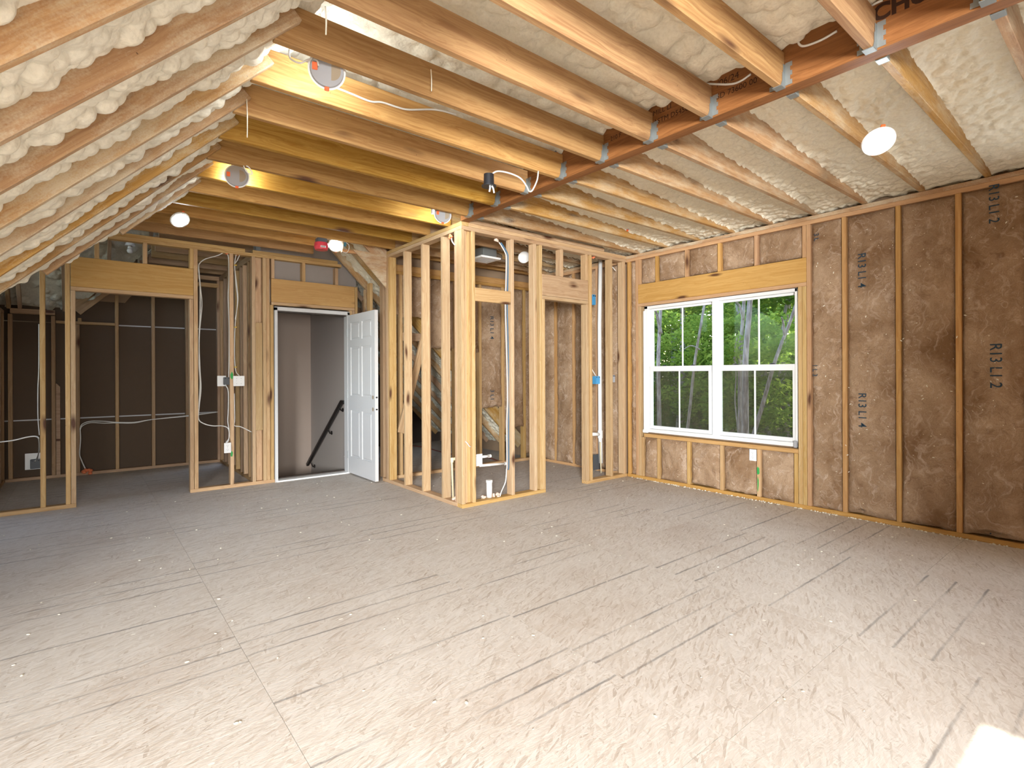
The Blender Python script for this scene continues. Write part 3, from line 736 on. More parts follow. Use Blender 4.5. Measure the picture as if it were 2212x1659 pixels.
lum('stud', wb, 2.80, 2.838, 6.28, 6.37, SW, 2.45, 'stud'); lum('stud', wb, 2.845, 2.883, 6.5, 6.59, SW, 2.40, 'rafter')
def spray(par, name, verts, mat='green_paint'):
    bm = bmesh.new(); bm.faces.new([bm.verts.new(v) for v in verts]); return bm_obj(name, bm, mat, par)
def green(px, py0, py1, w, **k):
    """irregular dab of paint on a stud face"""
    pts = []; n = 14
    for i in range(n):
        a = 2 * math.pi * i / n; rr = random.uniform(.75, 1.1)
        pts.append(hit(px + w * rr * math.cos(a), (py0 + py1) / 2 + (py1 - py0) / 2 * rr * math.sin(a), **k))
    return pts
tag(spray(wb, 'paint_mark', green(501, 803, 821, 3.2, Y=YB - .001)), 'green spray paint mark')
tag(spray(wb, 'paint_mark', green(500.5, 973, 987, 2.6, Y=YB - .001)), 'green spray paint mark')
tag(spray(wr, 'paint_mark', green(1638, 1008, 1027, 3.4, X=XR - .001)), 'green spray paint mark')
tag(spray(wr, 'paint_mark', green(1637.5, 1027, 1062, 1.5, X=XR - .001)), 'green spray paint mark')

# ---- door
dr = root('door_1', (2.735, YB, 0), 'white six-panel door standing open into the room', kind='structure')
bm = bmesh.new()
add_box(bm, 1.788, 1.822, YB - .012, YB + .11, 0, 2.115, .002); add_box(bm, 2.690, 2.722, YB - .012, YB + .11, 0, 2.115, .002); add_box(bm, 1.788, 2.722, YB - .012, YB + .11, 2.078, 2.122, .002)
bm_obj('door_jamb', bm, 'white_paint', dr)
bm = bmesh.new(); add_box(bm, 1.822, 2.69, YB + .03, YB + .11, 2.064, 2.078); add_box(bm, 1.822, 2.69, YB + .1, YB + .16, .0, .03); bm_obj('weather_strip', bm, 'sill_dark', dr)
bm = bmesh.new(); add_box(bm, 1.80, 2.70, YB - .03, YB + .1, .001, .018, .003); bm_obj('threshold', bm, 'plastic_white', dr)
# slab: runs along -Y from the hinge, face at x=2.69 looks into the room
DX, DY0, DY1, DZ0, DZ1 = 2.694, 5.915, 6.742, .018, 2.070
def door_slab():
    bm = bmesh.new(); add_box(bm, DX, DX + .042, DY0, DY1, DZ0, DZ1, .0)
    cols_ = [(DY0 + .10, DY0 + .385), (DY0 + .455, DY0 + .735)]
    rows = [(.235, .835), (1.025, 1.65), (1.745, 1.965)]
    holes = [(a, b, c_, d) for (a, b) in cols_ for (c_, d) in rows]
    return bm, holes
bm, holes = door_slab()
# carve: build slab face from strips so the panels are really recessed
bm.free(); bm = bmesh.new()
ys = sorted({DY0, DY1} | {v for h in holes for v in h[:2]}); zs = sorted({DZ0, DZ1} | {v for h in holes for v in h[2:]})
def in_hole(y, z): return any(a < y < b and c_ < z < d for a, b, c_, d in holes)
for i in range(len(ys) - 1):
    for j in range(len(zs) - 1):
        y, z = (ys[i] + ys[i + 1]) / 2, (zs[j] + zs[j + 1]) / 2
        x0 = DX + .012 if in_hole(y, z) else DX
        add_box(bm, x0, DX + .042 - (.012 if in_hole(y, z) else 0), ys[i], ys[i + 1], zs[j], zs[j + 1])
bmesh.ops.remove_doubles(bm, verts=bm.verts, dist=1e-5)
bm_obj('door_slab', bm, 'white_paint', dr)
for a, b, c_, d in holes:
    bm = bmesh.new()
    o1 = [(DX + .011, a, c_), (DX + .011, b, c_), (DX + .011, b, d), (DX + .011, a, d)]
    m_ = .03; i1 = [(DX + .002, a + m_, c_ + m_), (DX + .002, b - m_, c_ + m_), (DX + .002, b - m_, d - m_), (DX + .002, a + m_, d - m_)]
    g = .012; o2 = [(DX + .011, a + g, c_ + g), (DX + .011, b - g, c_ + g), (DX + .011, b - g, d - g), (DX + .011, a + g, d - g)]
    V1 = [bm.verts.new(p) for p in o2]; V2 = [bm.verts.new(p) for p in i1]
    bm.faces.new(V2)
    for k in range(4): bm.faces.new((V1[k], V1[(k + 1) % 4], V2[(k + 1) % 4], V2[k]))
    bmesh.ops.recalc_face_normals(bm, faces=bm.faces[:]); bm_obj('door_panel', bm, 'white_paint', dr)
for z in (1.022, .878):
    bm = bmesh.new(); add_cyl(bm, (DX - .0015, DY0 + .055, z), (DX + .01, DY0 + .055, z), .024, seg=24); tag(bm_obj('bore_hole', bm, 'kraft', dr), 'bore hole without its lock')
    bm = bmesh.new(); add_box(bm, DX + .01, DX + .033, DY0 - .0015, DY0 + .01, z - .028, z + .028, .002); bm_obj('latch_plate', bm, 'plastic_white', dr)
    bm = bmesh.new(); add_cyl(bm, (DX + .0215, DY0 - .003, z), (DX + .0215, DY0 + .005, z), .0115, seg=16); bm_obj('latch_hole', bm, 'box_black', dr)
for z in (.25, 1.05, 1.85):
    bm = bmesh.new(); add_cyl(bm, (2.688, YB - .006, z - .05), (2.688, YB - .006, z + .05), .006, seg=10); bm_obj('hinge', bm, 'galv', dr)

# ---- bathroom front and side partitions
wf = root('wall_bathroom_front', (XB, YF, 0), 'pale stud partition with a narrow doorway in front of the bathroom', kind='structure')
def bf(x0, x1, z0, z1, mat='stud_pale', name='stud', d=SD, off=0.0): return lum(name, wf, x0, x1, YF + off, YF + off + d, z0, z1, mat)
bf(XB, 3.922, 0, .038, 'stud', 'bottom_plate'); bf(4.579, XR - .001, 0, .038, 'stud', 'bottom_plate')
bf(XB, XR - .001, ZP, ZP + SW, 'stud', 'top_plate'); bf(2.916, XR - .001, ZP + SW + .0005, ZT, 'stud', 'top_plate')
bf(2.93, 4.9, ZT + .001, ZT + SW, 'stud', 'ledger', .04)
bf(XB + .001, XB + .039, SW, ZP, 'stud_pale', 'corner_stud'); bf(2.868, 2.908, SW, ZP, 'stud', 'corner_block', .05, .03); bf(2.911, 2.949, SW, ZP, 'stud', 'corner_block', .05, .034)
for x0 in (2.953, 3.447, 3.760, 3.845): bf(x0, x0 + SW, SW, ZP)
bf(3.884, 3.921, SW, 2.112, 'stud_pale', 'jack_stud'); bf(4.579, 4.616, SW, 2.112, 'stud_pale', 'jack_stud'); bf(4.640, 4.678, SW, ZP, 'stud')
bf(5.008, 5.046, SW, ZP); bf(5.250, 5.288, SW, ZP)
bf(2.992, 3.440, 2.018, 2.150, 'stud', 'niche_backing', SW)
bf(3.884, 4.611, 2.153, 2.388, 'stud', 'header', SW); bf(3.884, 4.611, 2.113, 2.151, 'stud_pale', 'header_plate')
for x0 in (4.166, 4.575): bf(x0, x0 + SW, 2.389, ZP, 'stud', 'cripple_stud')
ws = root('wall_bathroom_side', (XB, YF, 0), 'open stud partition along the bathroom side beside the door', kind='structure')
def sd(y0, y1, z0, z1, mat='stud_pale', name='stud', x0=XB, x1=XB + SD): return lum(name, ws, x0, x1, y0, y1, z0, z1, mat)
sd(YF + SD, 6.0, 0, .038, 'stud', 'bottom_plate'); sd(YF + SD, 5.9, ZP, ZP + SW, 'stud_pale', 'top_plate'); sd(YF, 5.87, ZP + SW + .0005, ZT, 'stud_pale', 'top_plate')
sd(YF + SD, YF + .125, SW, ZP, 'stud')
for y in (4.592, 4.998, 5.404): sd(y, y + SW, SW, ZP)
sd(5.790, 5.828, SW, ZP, 'stud'); sd(5.829, 5.867, SW, ZP, 'stud'); sd(5.868, 5.906, SW, ZP, 'wood_dark')
bm = bmesh.new()                                      # oversprayed gusset between rafter and post
tri = [(2.42, 2.735), (2.822, 2.735), (2.822, 2.33)]
a = [bm.verts.new((x, 5.862, z)) for x, z in tri[:3]]; b = [bm.verts.new((x, 5.874, z)) for x, z in tri[:3]]
bm.faces.new(a); bm.faces.new(b[::-1])
for k in range(3): bm.faces.new((a[k], b[k], b[(k + 1) % 3], a[(k + 1) % 3]))
bmesh.ops.recalc_face_normals(bm, faces=bm.faces[:]); bm_obj('gusset_board', bm, 'rafter', ws)
# ---- knee wall at the back of the bathroom
wk = root('wall_bathroom_back', (4, 6.0, 0), 'knee wall of brown batts at the back of the bathroom', kind='structure')
YK = 6.0
def kn(x0, x1, z0, z1, mat='stud', name='stud', d=SD): return lum(name, wk, x0, x1, YK, YK + d, z0, z1, mat)
kn(2.87, XR, 0, .038, 'stud', 'bottom_plate'); kn(2.83, XR, ZP - .15, ZP - .112, 'joist', 'top_plate'); kn(2.83, XR, ZP - .111, ZP - .03, 'joist', 'top_plate')
kx = [2.84, 3.07, 3.475, 3.88, 4.287, 4.692, 5.098]
for x in kx: kn(x, x + SW, SW, ZP - .15, 'stud' if x > 2.9 else 'wood_dark')
zbs = [hit(900, 684, Y=YK).z, hit(905, 684, Y=YK).z, hit(945, 752, Y=YK).z, hit(990, 760, Y=YK).z, hit(1060, 881, Y=YK).z, hit(1115, 924, Y=YK).z, .1]
for i, x in enumerate(kx):
    x1 = (kx[i + 1] if i + 1 < len(kx) else XR)
    bt = batt(wk, 'Y', YK, x + SW, x1, zbs[i], ZP - .15, .05, torn=.03)
    if i == 4:
        text('printed_code', 'R13 L1 4', .09, (4.47, YK - .045, 1.95), (0, 0, -1), (1, 0, 0), 'ink', bt, .0003); text('printed_code', '3 L1', .09, (4.47, YK - .045, 1.0), (0, 0, -1), (1, 0, 0), 'ink', bt, .0003)
for z0 in (1.72,): kn(3.11, 3.475, z0, z0 + .1, 'wood_dark', 'blocking')
a = hit(872, 905, Y=YK - .05); b = hit(912, 745, Y=YK - .05); dvec = b - a
link('brace', box_mesh(dvec.length + .35, .038, .089, .003, M['stud']), M['stud'], wk, (a + b) / 2, (0, -math.atan2(dvec.z, dvec.x), 0))
lum('sheathing', wk, 2.86, 5.45, 8.9, 8.93, 0, 2.6, 'sill_dark', 0)

# ---- storage room beyond the left opening
wsb = root('wall_storage_back', (0, 8.87, 0), 'dark brown back wall of the storage room with bare studs', kind='structure')
YS = 8.87
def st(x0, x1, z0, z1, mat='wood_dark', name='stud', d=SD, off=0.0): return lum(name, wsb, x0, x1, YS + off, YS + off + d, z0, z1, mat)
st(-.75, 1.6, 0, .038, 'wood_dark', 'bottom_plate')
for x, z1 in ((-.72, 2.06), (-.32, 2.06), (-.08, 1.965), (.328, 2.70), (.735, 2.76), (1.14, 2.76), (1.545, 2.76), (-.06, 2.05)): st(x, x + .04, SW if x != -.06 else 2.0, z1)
bm = bmesh.new()
v = [(-.276, 0), (-.236, 0), (-.236, 1.12), (-.276, 1.165)]
a = [bm.verts.new((x, YS - .002, z + SW)) for x, z in v]; b = [bm.verts.new((x, YS + .085, z + SW)) for x, z in v]
bm.faces.new(a); bm.faces.new(b[::-1])
for k in range(4): bm.faces.new((a[k], b[k], b[(k + 1) % 4], a[(k + 1) % 4]))
bmesh.ops.recalc_face_normals(bm, faces=bm.faces[:]); bm_obj('short_stud', bm, 'wood_dark', wsb)
st(-.70, -.28, 2.07, 2.13, 'wood_dark', 'plate'); st(-.275, .328, 1.968, 2.004, 'wood_dark', 'plate')
# boards with seams between them
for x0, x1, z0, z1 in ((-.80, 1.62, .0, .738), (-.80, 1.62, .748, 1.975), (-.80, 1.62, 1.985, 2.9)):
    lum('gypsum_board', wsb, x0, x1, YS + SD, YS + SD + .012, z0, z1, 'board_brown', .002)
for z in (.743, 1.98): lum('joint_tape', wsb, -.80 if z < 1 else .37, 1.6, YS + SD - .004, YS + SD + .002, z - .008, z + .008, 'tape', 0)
wsl = root('wall_storage_left', (-.75, 7.8, 0), 'left stud wall of the storage room', kind='structure')
lum('bottom_plate', wsl, -.84, -.751, 6.85, YS, 0, .038, 'wood_dark'); lum('top_plate', wsl, -.84, -.751, 6.85, YS, 2.06, 2.098, 'wood_dark')
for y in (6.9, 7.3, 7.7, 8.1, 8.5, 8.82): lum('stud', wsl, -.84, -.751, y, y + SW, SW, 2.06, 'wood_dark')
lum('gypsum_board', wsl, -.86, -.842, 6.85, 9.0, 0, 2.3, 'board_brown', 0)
wc = root('wall_closet', (1.6, 7.8, 0), 'stud wall between closet and stairwell', kind='structure')
lum('bottom_plate', wc, 1.575, 1.664, 6.842, YS, 0, .038, 'wood_dark'); lum('top_plate', wc, 1.575, 1.664, 6.842, YS, ZP, ZT, 'wood_dark')
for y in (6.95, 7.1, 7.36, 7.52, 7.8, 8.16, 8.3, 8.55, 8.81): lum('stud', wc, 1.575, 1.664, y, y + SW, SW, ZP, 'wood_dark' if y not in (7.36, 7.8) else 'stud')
lum('gypsum_board', wc, 1.666, 1.69, 6.86, 8.5, -2.7, 3.2, 'drywall', 0)
lum('closet_plate', wc, .95, 1.57, YS - .001, YS + .08, 2.60, 2.66, 'wood_dark'); lum('closet_plate', wc, .95, 1.57, YS - .03, YS + .05, 2.70, 2.76, 'wood_dark')

# ---- stairwell behind the door
wst = root('wall_stairwell', (2.8, 7.5, 0), 'plain painted stairwell walls behind the open door', kind='structure')
lum('gypsum_board', wst, 2.78, 2.792, 6.86, 8.48, -2.7, 3.1, 'drywall', 0); lum('gypsum_board', wst, 1.69, 2.79, 8.465, 8.48, -2.7, 3.1, 'drywall_warm', 0)
lum('gypsum_board', wst, 1.66, 2.85, 6.86, 8.5, 2.70, 2.72, 'drywall', 0)
lum('skirt_board', wst, 2.766, 2.780, 6.87, 7.06, .02, .17, 'white_paint'); lum('skirt_cap', wst, 2.760, 2.780, 6.87, 7.06, .171, .185, 'white_paint')
stp = root('stair_flight', (2.25, 6.9, -.1), 'carpeted stair flight going down behind the door', 'stairs')
for i in range(9): lum('step', stp, 1.69, 2.78, 6.9 + .2 * i, 7.1 + .2 * i, -.19 * (i + 2), -.19 * (i + 1), 'carpet', .01)
hr = root('handrail', (2.70, 7.6, .4), 'black metal handrail slanting down the stairwell wall', 'handrail')
HX = 2.715
pa = hit(738, 868, X=HX); pb = hit(664, 1004, X=HX); pe = hit(743.5, 868, X=HX)
dv = pb - pa; L = dv.length
link('rail', box_mesh(L, .04, .05, .006, M['black_metal']), M['black_metal'], hr, (pa + pb) / 2, Matrix((dv.normalized(), Vector((1, 0, 0)), dv.normalized().cross(Vector((1, 0, 0))))).transposed().to_euler())
lum('rail_end', hr, HX - .02, HX + .02, pe.y - .02, pa.y + .02, pa.z - .028, pa.z + .022, 'black_metal', .006)
for px, py in ((740, 885.5), (716, 935), (679, 1007)):
    q = hit(px, py, X=2.772); k = hit(px - 7, py - 7, X=HX)
    br = tube('bracket', [k, (k + q) / 2 + Vector((0, 0, -.03)), q], .007, 'black_metal', hr)
    bm = bmesh.new(); add_cyl(bm, (2.770, q.y, q.z), (2.779, q.y, q.z), .028, seg=16); bm_obj('rosette', bm, 'black_metal', br)

# ---- added hall walls behind the camera that shape the light, and the low left wall
wfr = root('wall_front_added', (1.5, -4.6, 0), 'added wall and hall with light openings behind the viewer', kind='structure')
lum('gypsum_board', wfr, .40, 5.45, -1.30, -1.25, 0, 3.7, 'sheath', 0)  # added partition; its end shades the right wall and floor corner
lum('gypsum_board', wfr, .40, .45, -4.65, -1.30, 0, 3.5, 'sheath', 0)
for a, b, z0, z1 in ((-3.3, -2.05, 0, 3.5), (-.05, .40, 0, 3.5), (-2.05, -.05, 0, .75), (-2.05, -.05, 2.25, 3.5)): lum('gypsum_board', wfr, a, b, -4.70, -4.65, z0, z1, 'sheath', 0)
bm = bmesh.new()
for vv in ([(-3.3, 0), (-2.6, 0), (.92, 3.46), (-3.3, 3.46)], [(.90, 3.44), (2.0, 3.44), (2.0, 4.5)]):
    a = [bm.verts.new((x, .60, z)) for x, z in vv]; b = [bm.verts.new((x, .63, z)) for x, z in vv]
    bm.faces.new(a); bm.faces.new(b[::-1]); n = len(vv)
    for k in range(n): bm.faces.new((a[k], b[k], b[(k + 1) % n], a[(k + 1) % n]))
bm_obj('gable_board', bm, 'sheath', wfr)
for a, b, z0, z1 in ((-4.7, -4.25, 0, 3.5), (-2.45, .65, 0, 3.5), (-4.25, -2.45, 0, .8), (-4.25, -2.45, 2.35, 3.5)): lum('gypsum_board', wfr, -2.72, -2.67, a, b, z0, z1, 'sheath', 0)
wl_ = root('wall_left', (-1.75, 2, 0), 'low knee wall under the left slope', kind='structure')
lum('gypsum_board', wl_, -1.83, -1.80, .62, 6.75, 0, 1.2, 'sheath', 0)
w2 = root('window_2_added', (XR + .04, -.45, 1.3), 'added second white window in the right wall, out of view', kind='structure')  # added out of view to admit the sun patch on the floor
bm = bmesh.new()
for y in (-1.36, -.475, .42): add_box(bm, WX, WX + .06, y, y + .04, 1.285, 2.1)
add_box(bm, WX, WX + .06, -1.36, .46, 1.282, 1.30); add_box(bm, WX, WX + .06, -1.36, .46, 2.07, 2.11)
bm_obj('window_frame', bm, 'white_vinyl', w2)
# ================================================================== THINGS
# ---- downlights
def downlight(label, px, py, depth, facing, r=.086, tilt=0.0, lit=True):
    """thin wafer lamp; facing = direction its lit side looks"""
    p = at_depth(px, py, depth); f = Vector(facing).normalized()
    t = root('downlight', p, label, 'downlight', 'wafer downlights hanging from their cables')
    def part(name, bm, mat, par=t, smooth=False):
        q = f.to_track_quat('Z', 'Y').to_matrix().to_4x4() @ Matrix.Rotation(tilt, 4, 'Z')
        bmesh.ops.transform(bm, matrix=q, verts=bm.verts)
        return bm_obj(name, bm, mat, par, p, smooth)
    bm = bmesh.new(); add_cyl(bm, (0, 0, -.004), (0, 0, .006), r, r * .965, 40); tr = part('trim_ring', bm, 'plastic_white' if lit else 'plastic_grey')
    bm = bmesh.new(); add_cyl(bm, (0, 0, .0055), (0, 0, .0075), r * .80, r * .79, 36); part('diffuser', bm, 'lamp')
    bm = bmesh.new(); add_cyl(bm, (0, 0, -.019), (0, 0, -.004), r * .86, r * .9, 36); bk_ = part('back_can', bm, 'plastic_grey')
    bm = bmesh.new()
    n = 14; vv = [bm.verts.new((-r * .22 - r * .5 * math.sin(math.pi * i / n), r * .52 * math.cos(math.pi * i / n), -.0196)) for i in range(n + 1)]
    bm.faces.new(vv); part('rating_label', bm, 'kraft')
    bm = bmesh.new(); add_box(bm, r * .50, r * .78, -.017 + r * .05, .017 + r * .05, -.026, -.019, .002); tag(part('cable_clamp', bm, 'orange'), 'orange cable clamp')
    for sy in (-1, 1):
        bm = bmesh.new(); add_box(bm, -.011, .011, sy * r * .98 - .008, sy * r * .98 + .010, -.018, -.006, .002); tag(part('spring_clip', bm, 'orange'), 'orange spring clip')
    bm = bmesh.new(); add_cyl(bm, (0, 0, 0), (0, 0, .001), .001); bm.free()
    return t, p
T0 = math.pi * .0
view = lambda px: Vector((_s + (px - CX) / F_PX * _c, _c - (px - CX) / F_PX * _s, 0))
away = lambda px, up=.25: (view(px).normalized() + Vector((0, 0, up)))
la = downlight('grey-backed downlight nearest the top left, hanging between joists above the sloped rafters', 706, 153, 2.55, (.25, .9, .18), .087)
lb = downlight('grey-backed downlight beside a blue box at the left ends of the joists', 512, 381, 3.98, (.30, .9, .05), .086)
lc = downlight('glowing white downlight at the left, near the storage room header', 389, 475, 4.85, (.25, -.62, -.68), .082)
ld = downlight('glowing white downlight next to the red covered smoke alarm', 725.5, 529, 6.05, (-.32, -.80, -.42), .084)
le = downlight('grey-backed downlight hanging in front of a joist hanger at the beam', 1213, 340, 4.04, (.2, .95, .15), .088)
lf_ = downlight('grey-backed downlight just left of the bathroom corner post', 956, 463, 4.85, (.2, .95, .10), .084)
lg = downlight('grey-backed downlight between sprayed joists above the bathroom front wall', 1356, 481, 5.7, (.3, .9, .2), .084)
lh = downlight('large glowing downlight dangling at the upper right from a foamed joist', 1898, 306, 3.03, (-.50, -.36, -.80), .086)
def jbox(label, px, py, depth, w=.07, h=.08, d=.035, mat='plastic_white', rz=0.0):
    p = at_depth(px, py, depth); t = root('junction_box', p, label, 'box', 'driver boxes of the downlights')
    bm = bmesh.new(); add_box(bm, p.x - w / 2, p.x + w / 2, p.y - d / 2, p.y + d / 2, p.z - h / 2, p.z + h / 2, .003); bm_obj('box_body', bm, mat, t)
    bm = bmesh.new(); add_box(bm, p.x - w / 2 - .002, p.x - w / 2 + .012, p.y - d / 2 - .003, p.y + d / 2, p.z - h / 2 - .002, p.z + h / 2 + .002, .002); bm_obj('cover', bm, 'plastic_white', t)
    bm = bmesh.new(); add_box(bm, p.x - .004, p.x + .004, p.y - d / 2 - .002, p.y - d / 2 + .002, p.z - .02, p.z + .02); bm_obj('slot', bm, 'plastic_grey', t)
    return t
jbox('white and pale blue driver box behind the leftmost grey-backed downlight', 488, 366, 4.06, .10, .09)
jbox('white driver box to the right of the glowing lamp by the smoke alarm', 741, 524, 6.15, .07, .08, mat='box_blue')
jbox('blue driver box behind the downlight by the bathroom corner', 936, 455, 4.92, .03, .06, mat='box_blue')
jbox('blue driver box behind the downlight above the bathroom front wall', 1340, 472, 5.78, .04, .05, mat='box_blue')
def cable(label, pts, r=.0045, mat='cable_white', group=None, name='cable', seg=8):
    o = tube(name, pts, r, mat, None, seg); return tag(o, label, 'cable', group)
J = lambda k: YJ + PITCH * k
# cables at the ceiling
cable('thin cord looping from the foam to the top left downlight', [hit(625, 108, Y=2.62), hit(627, 126, Y=2.6), hit(648, 136, Y=2.55), hit(668, 128, Y=2.55), hit(684, 130, Y=2.52), hit(688, 142, Y=2.51)], .004)
yj = J(4) - SW / 2 - .006
cable('white cable stapled along a joist from the top left downlight', [hit(722, 188, Y=yj), hit(760, 203, Y=yj), hit(800, 219, Y=yj), hit(825, 221, Y=yj), hit(860, 232, Y=yj), hit(885, 237, Y=yj), hit(940, 237, Y=yj), hit(985, 247, Y=yj)], .0055)
XBm = 2.818
cable('white cable draped along the beam below its printed date', [hit(1525, 181, X=XBm), hit(1575, 182, X=XBm), hit(1600, 175, X=XBm), hit(1622, 160, X=XBm)], .0055)
cable('white cable hanging from the foam in a hook on the beam', [hit(1718, 54, X=XBm), hit(1722, 80, X=XBm), hit(1727, 96, X=XBm), hit(1740, 99, X=XBm), hit(1775, 86, X=XBm), hit(1808, 67, X=XBm)], .0055)
cable('white cable on the beam above the mill stamp', [hit(1385, 232, X=XBm), hit(1412, 222, X=XBm), hit(1440, 211, X=XBm)], .0055)
cable('short white cable at the very top right of the beam', [hit(1875, 18, X=XBm), hit(1890, 8, X=XBm), hit(1907, 0, X=XBm)], .0055)
cable('short white cable climbing the beam behind a joist', [hit(1299, 289, X=XBm), hit(1307, 281, X=XBm), hit(1313, 273, X=XBm)], .005)
yb_ = 3.05
blk = hit(1056, 392, Y=3.02)
bx = root('ceiling_box', blk, 'black round ceiling box with white wire ends hanging under the joists', 'box')
bm = bmesh.new(); add_cyl(bm, blk + Vector((0, 0, -.035)), blk + Vector((0, 0, .05)), .038, .036, 28); bm_obj('box_body', bm, 'box_black', bx)
bm = bmesh.new(); add_cyl(bm, blk + Vector((0, 0, -.038)), blk + Vector((0, 0, -.03)), .052, .052, 28); bm_obj('rim', bm, 'box_black', bx)
for dx in (-.012, .016): tube('wire_end', [blk + Vector((dx * .5, -.02, -.03)), blk + Vector((dx, -.03, -.055)), blk + Vector((dx * 1.5, -.03, -.085))], .006, 'plastic_white', bx)
cable('white cable arching from the black ceiling box to the beam', [hit(1061, 377, Y=3.0), hit(1075, 370, Y=2.98), hit(1100, 374, Y=2.96), hit(1124, 385, Y=2.92), hit(1138, 403, Y=2.9), hit(1143, 413, Y=2.86), hit(1150, 411, Y=2.82), hit(1160, 390, Y=2.82), hit(1163, 370, Y=2.85)], .0055)
cable('white cord doubled along the joist to the large glowing downlight', [hit(1775, 178, Y=1.28), hit(1790, 200, Y=1.27), hit(1812, 213, Y=1.26), hit(1838, 232, Y=1.25), hit(1858, 264, Y=1.24), hit(1873, 278, Y=1.23), hit(1882, 277, Y=1.22), hit(1884, 266, Y=1.21)], .005)
cable('thin cord stapled beside the one to the large glowing downlight', [hit(1785, 180, Y=1.275), hit(1800, 205, Y=1.265), hit(1826, 218, Y=1.25), hit(1848, 238, Y=1.245), hit(1862, 262, Y=1.23), hit(1875, 280, Y=1.22)], .004)
q = hit(1893, 246, Y=1.2)
fb = blob('foam_shred', q, .02, 'foam', n=9, squash=(.7, .7, 2.2)); tag(fb, 'white curl of foam sticking up above the large glowing downlight', 'foam')
yj = J(12) - SW / 2 - .006
cable('white cable along the last joists to the smoke alarm', [hit(540, 487, Y=yj), hit(600, 497, Y=yj), hit(640, 503, Y=yj), hit(668, 507, Y=yj), hit(680, 508, Y=yj), hit(685, 515, Y=yj)], .0055)
cable('thin cord loop right of the glowing lamp by the smoke alarm', [hit(748, 524, Y=5.5), hit(754, 530, Y=5.5), hit(753, 540, Y=5.5), hit(748, 546, Y=5.5), hit(738, 543, Y=5.5)], .003)
cable('thin cord loop beside the leftmost grey-backed downlight', [hit(526, 358, Y=3.95), hit(532, 370, Y=3.95), hit(540, 376, Y=3.95), hit(545, 374, Y=3.95), hit(538, 362, Y=3.95), hit(532, 358, Y=3.95)], .004)
# smoke alarm
sp = hit(694, 531, Y=5.55)
sm = root('smoke_alarm', sp, 'smoke alarm under a red dust cover beside the glowing lamp', 'smoke alarm')
bm = bmesh.new(); add_box(bm, sp.x - .05, sp.x + .05, sp.y - .04, sp.y + .04, sp.z + .03, sp.z + .075, .004); bm_obj('mounting_box', bm, 'box_grey', sm)
bm = bmesh.new(); add_cyl(bm, sp + Vector((0, 0, -.045)), sp + Vector((0, 0, -.012)), .062, .072, 32); add_cyl(bm, sp + Vector((0, 0, -.012)), sp + Vector((0, 0, .03)), .072, .066, 32); bm_obj('dust_cover', bm, 'red', sm)
bm = bmesh.new(); add_box(bm, sp.x - .03, sp.x + .022, sp.y - .0735, sp.y - .068, sp.z - .03, sp.z - .012); bm_obj('sticker', bm, 'plastic_white', sm)
bm = bmesh.new()
for i in range(9): add_box(bm, sp.x - .026 + i * .005, sp.x - .0235 + i * .005, sp.y - .0745, sp.y - .0735, sp.z - .028, sp.z - .014)
bm_obj('barcode', bm, 'ink_black', sm)
# printed stamps on the beam
bstamp = lambda s, px, py, size, **k: text('printed_stamp', s, size, hit(px, py, X=2.8205), (0, -1, 0), (0, 0, 1), 'ink_black', [o for o in ceil.children if o.name.startswith('lvl_beam')][0], .0, **k)
bstamp('/06/24', 1572, 172, .052); bstamp('SD 73600 00', 1590, 192, .045)
bstamp('MILL LI', 1430, 238, .045); bstamp('ASTM D5456', 1448, 250, .045); bstamp('210 F', 1330, 296, .042)
text('printed_stamp', 'CHU', .10, hit(1945, 8, X=2.8205), (0, -1, 0), (0, 0, 1), 'ink_black', [o for o in ceil.children if o.name.startswith('lvl_beam')][0], .004)
# ---- outlets and switches
def outlet(label, c, normal, w=.072, h=.116, kind='duplex', mat='plastic_white', name='outlet', group=None):
    """wall plate centred at c, normal = way it faces"""
    n = Vector(normal).normalized(); r = Vector((0, 0, 1)).cross(n) if abs(n.z) < .9 else Vector((1, 0, 0)); up = Vector((0, 0, 1))
    t = root(name, c, label, 'outlet' if kind == 'duplex' else 'switch', group)
    R = Matrix((r, up, n)).transposed().to_4x4(); R.translation = Vector(c)
    def part(nm, f, m, par=t):
        bm = bmesh.new(); f(bm); bmesh.ops.transform(bm, matrix=R, verts=bm.verts); return bm_obj(nm, bm, m, par)
    part('wall_plate', lambda b: add_box(b, -w / 2, w / 2, -h / 2, h / 2, -.003, .004, .002), mat)
    if kind == 'duplex':
        for s in (-1, 1):
            rc = part('receptacle', lambda b: add_box(b, -.017, .017, s * .0235 - .014, s * .0235 + .014, .004, .006, .003), mat)
            def holes_(b):
                for dx in (-.0065, .0065): add_box(b, dx - .0011, dx + .0011, s * .0235 - .0005, s * .0235 + .008, .0058, .0065)
                add_cyl(b, (0, s * .0235 - .0075, .0058), (0, s * .0235 - .0075, .0065), .0028, seg=10)
            part('slots', holes_, 'box_black', rc)
        part('screw', lambda b: add_cyl(b, (0, 0, .004), (0, 0, .0055), .003, seg=10), 'galv')
    else:
        for dx in (-.023, .023):
            part('toggle', lambda b: (add_box(b, dx - .005, dx + .005, -.012, .012, .004, .0055, .001), add_box(b, dx - .003, dx + .003, .0, .010, .005, .014, .001)), 'plastic_white')
            [part('screw', lambda b, q=q: add_cyl(b, (dx, q, .004), (dx, q, .0055), .003, seg=8), 'galv') for q in (-.03, .03)]
    return t
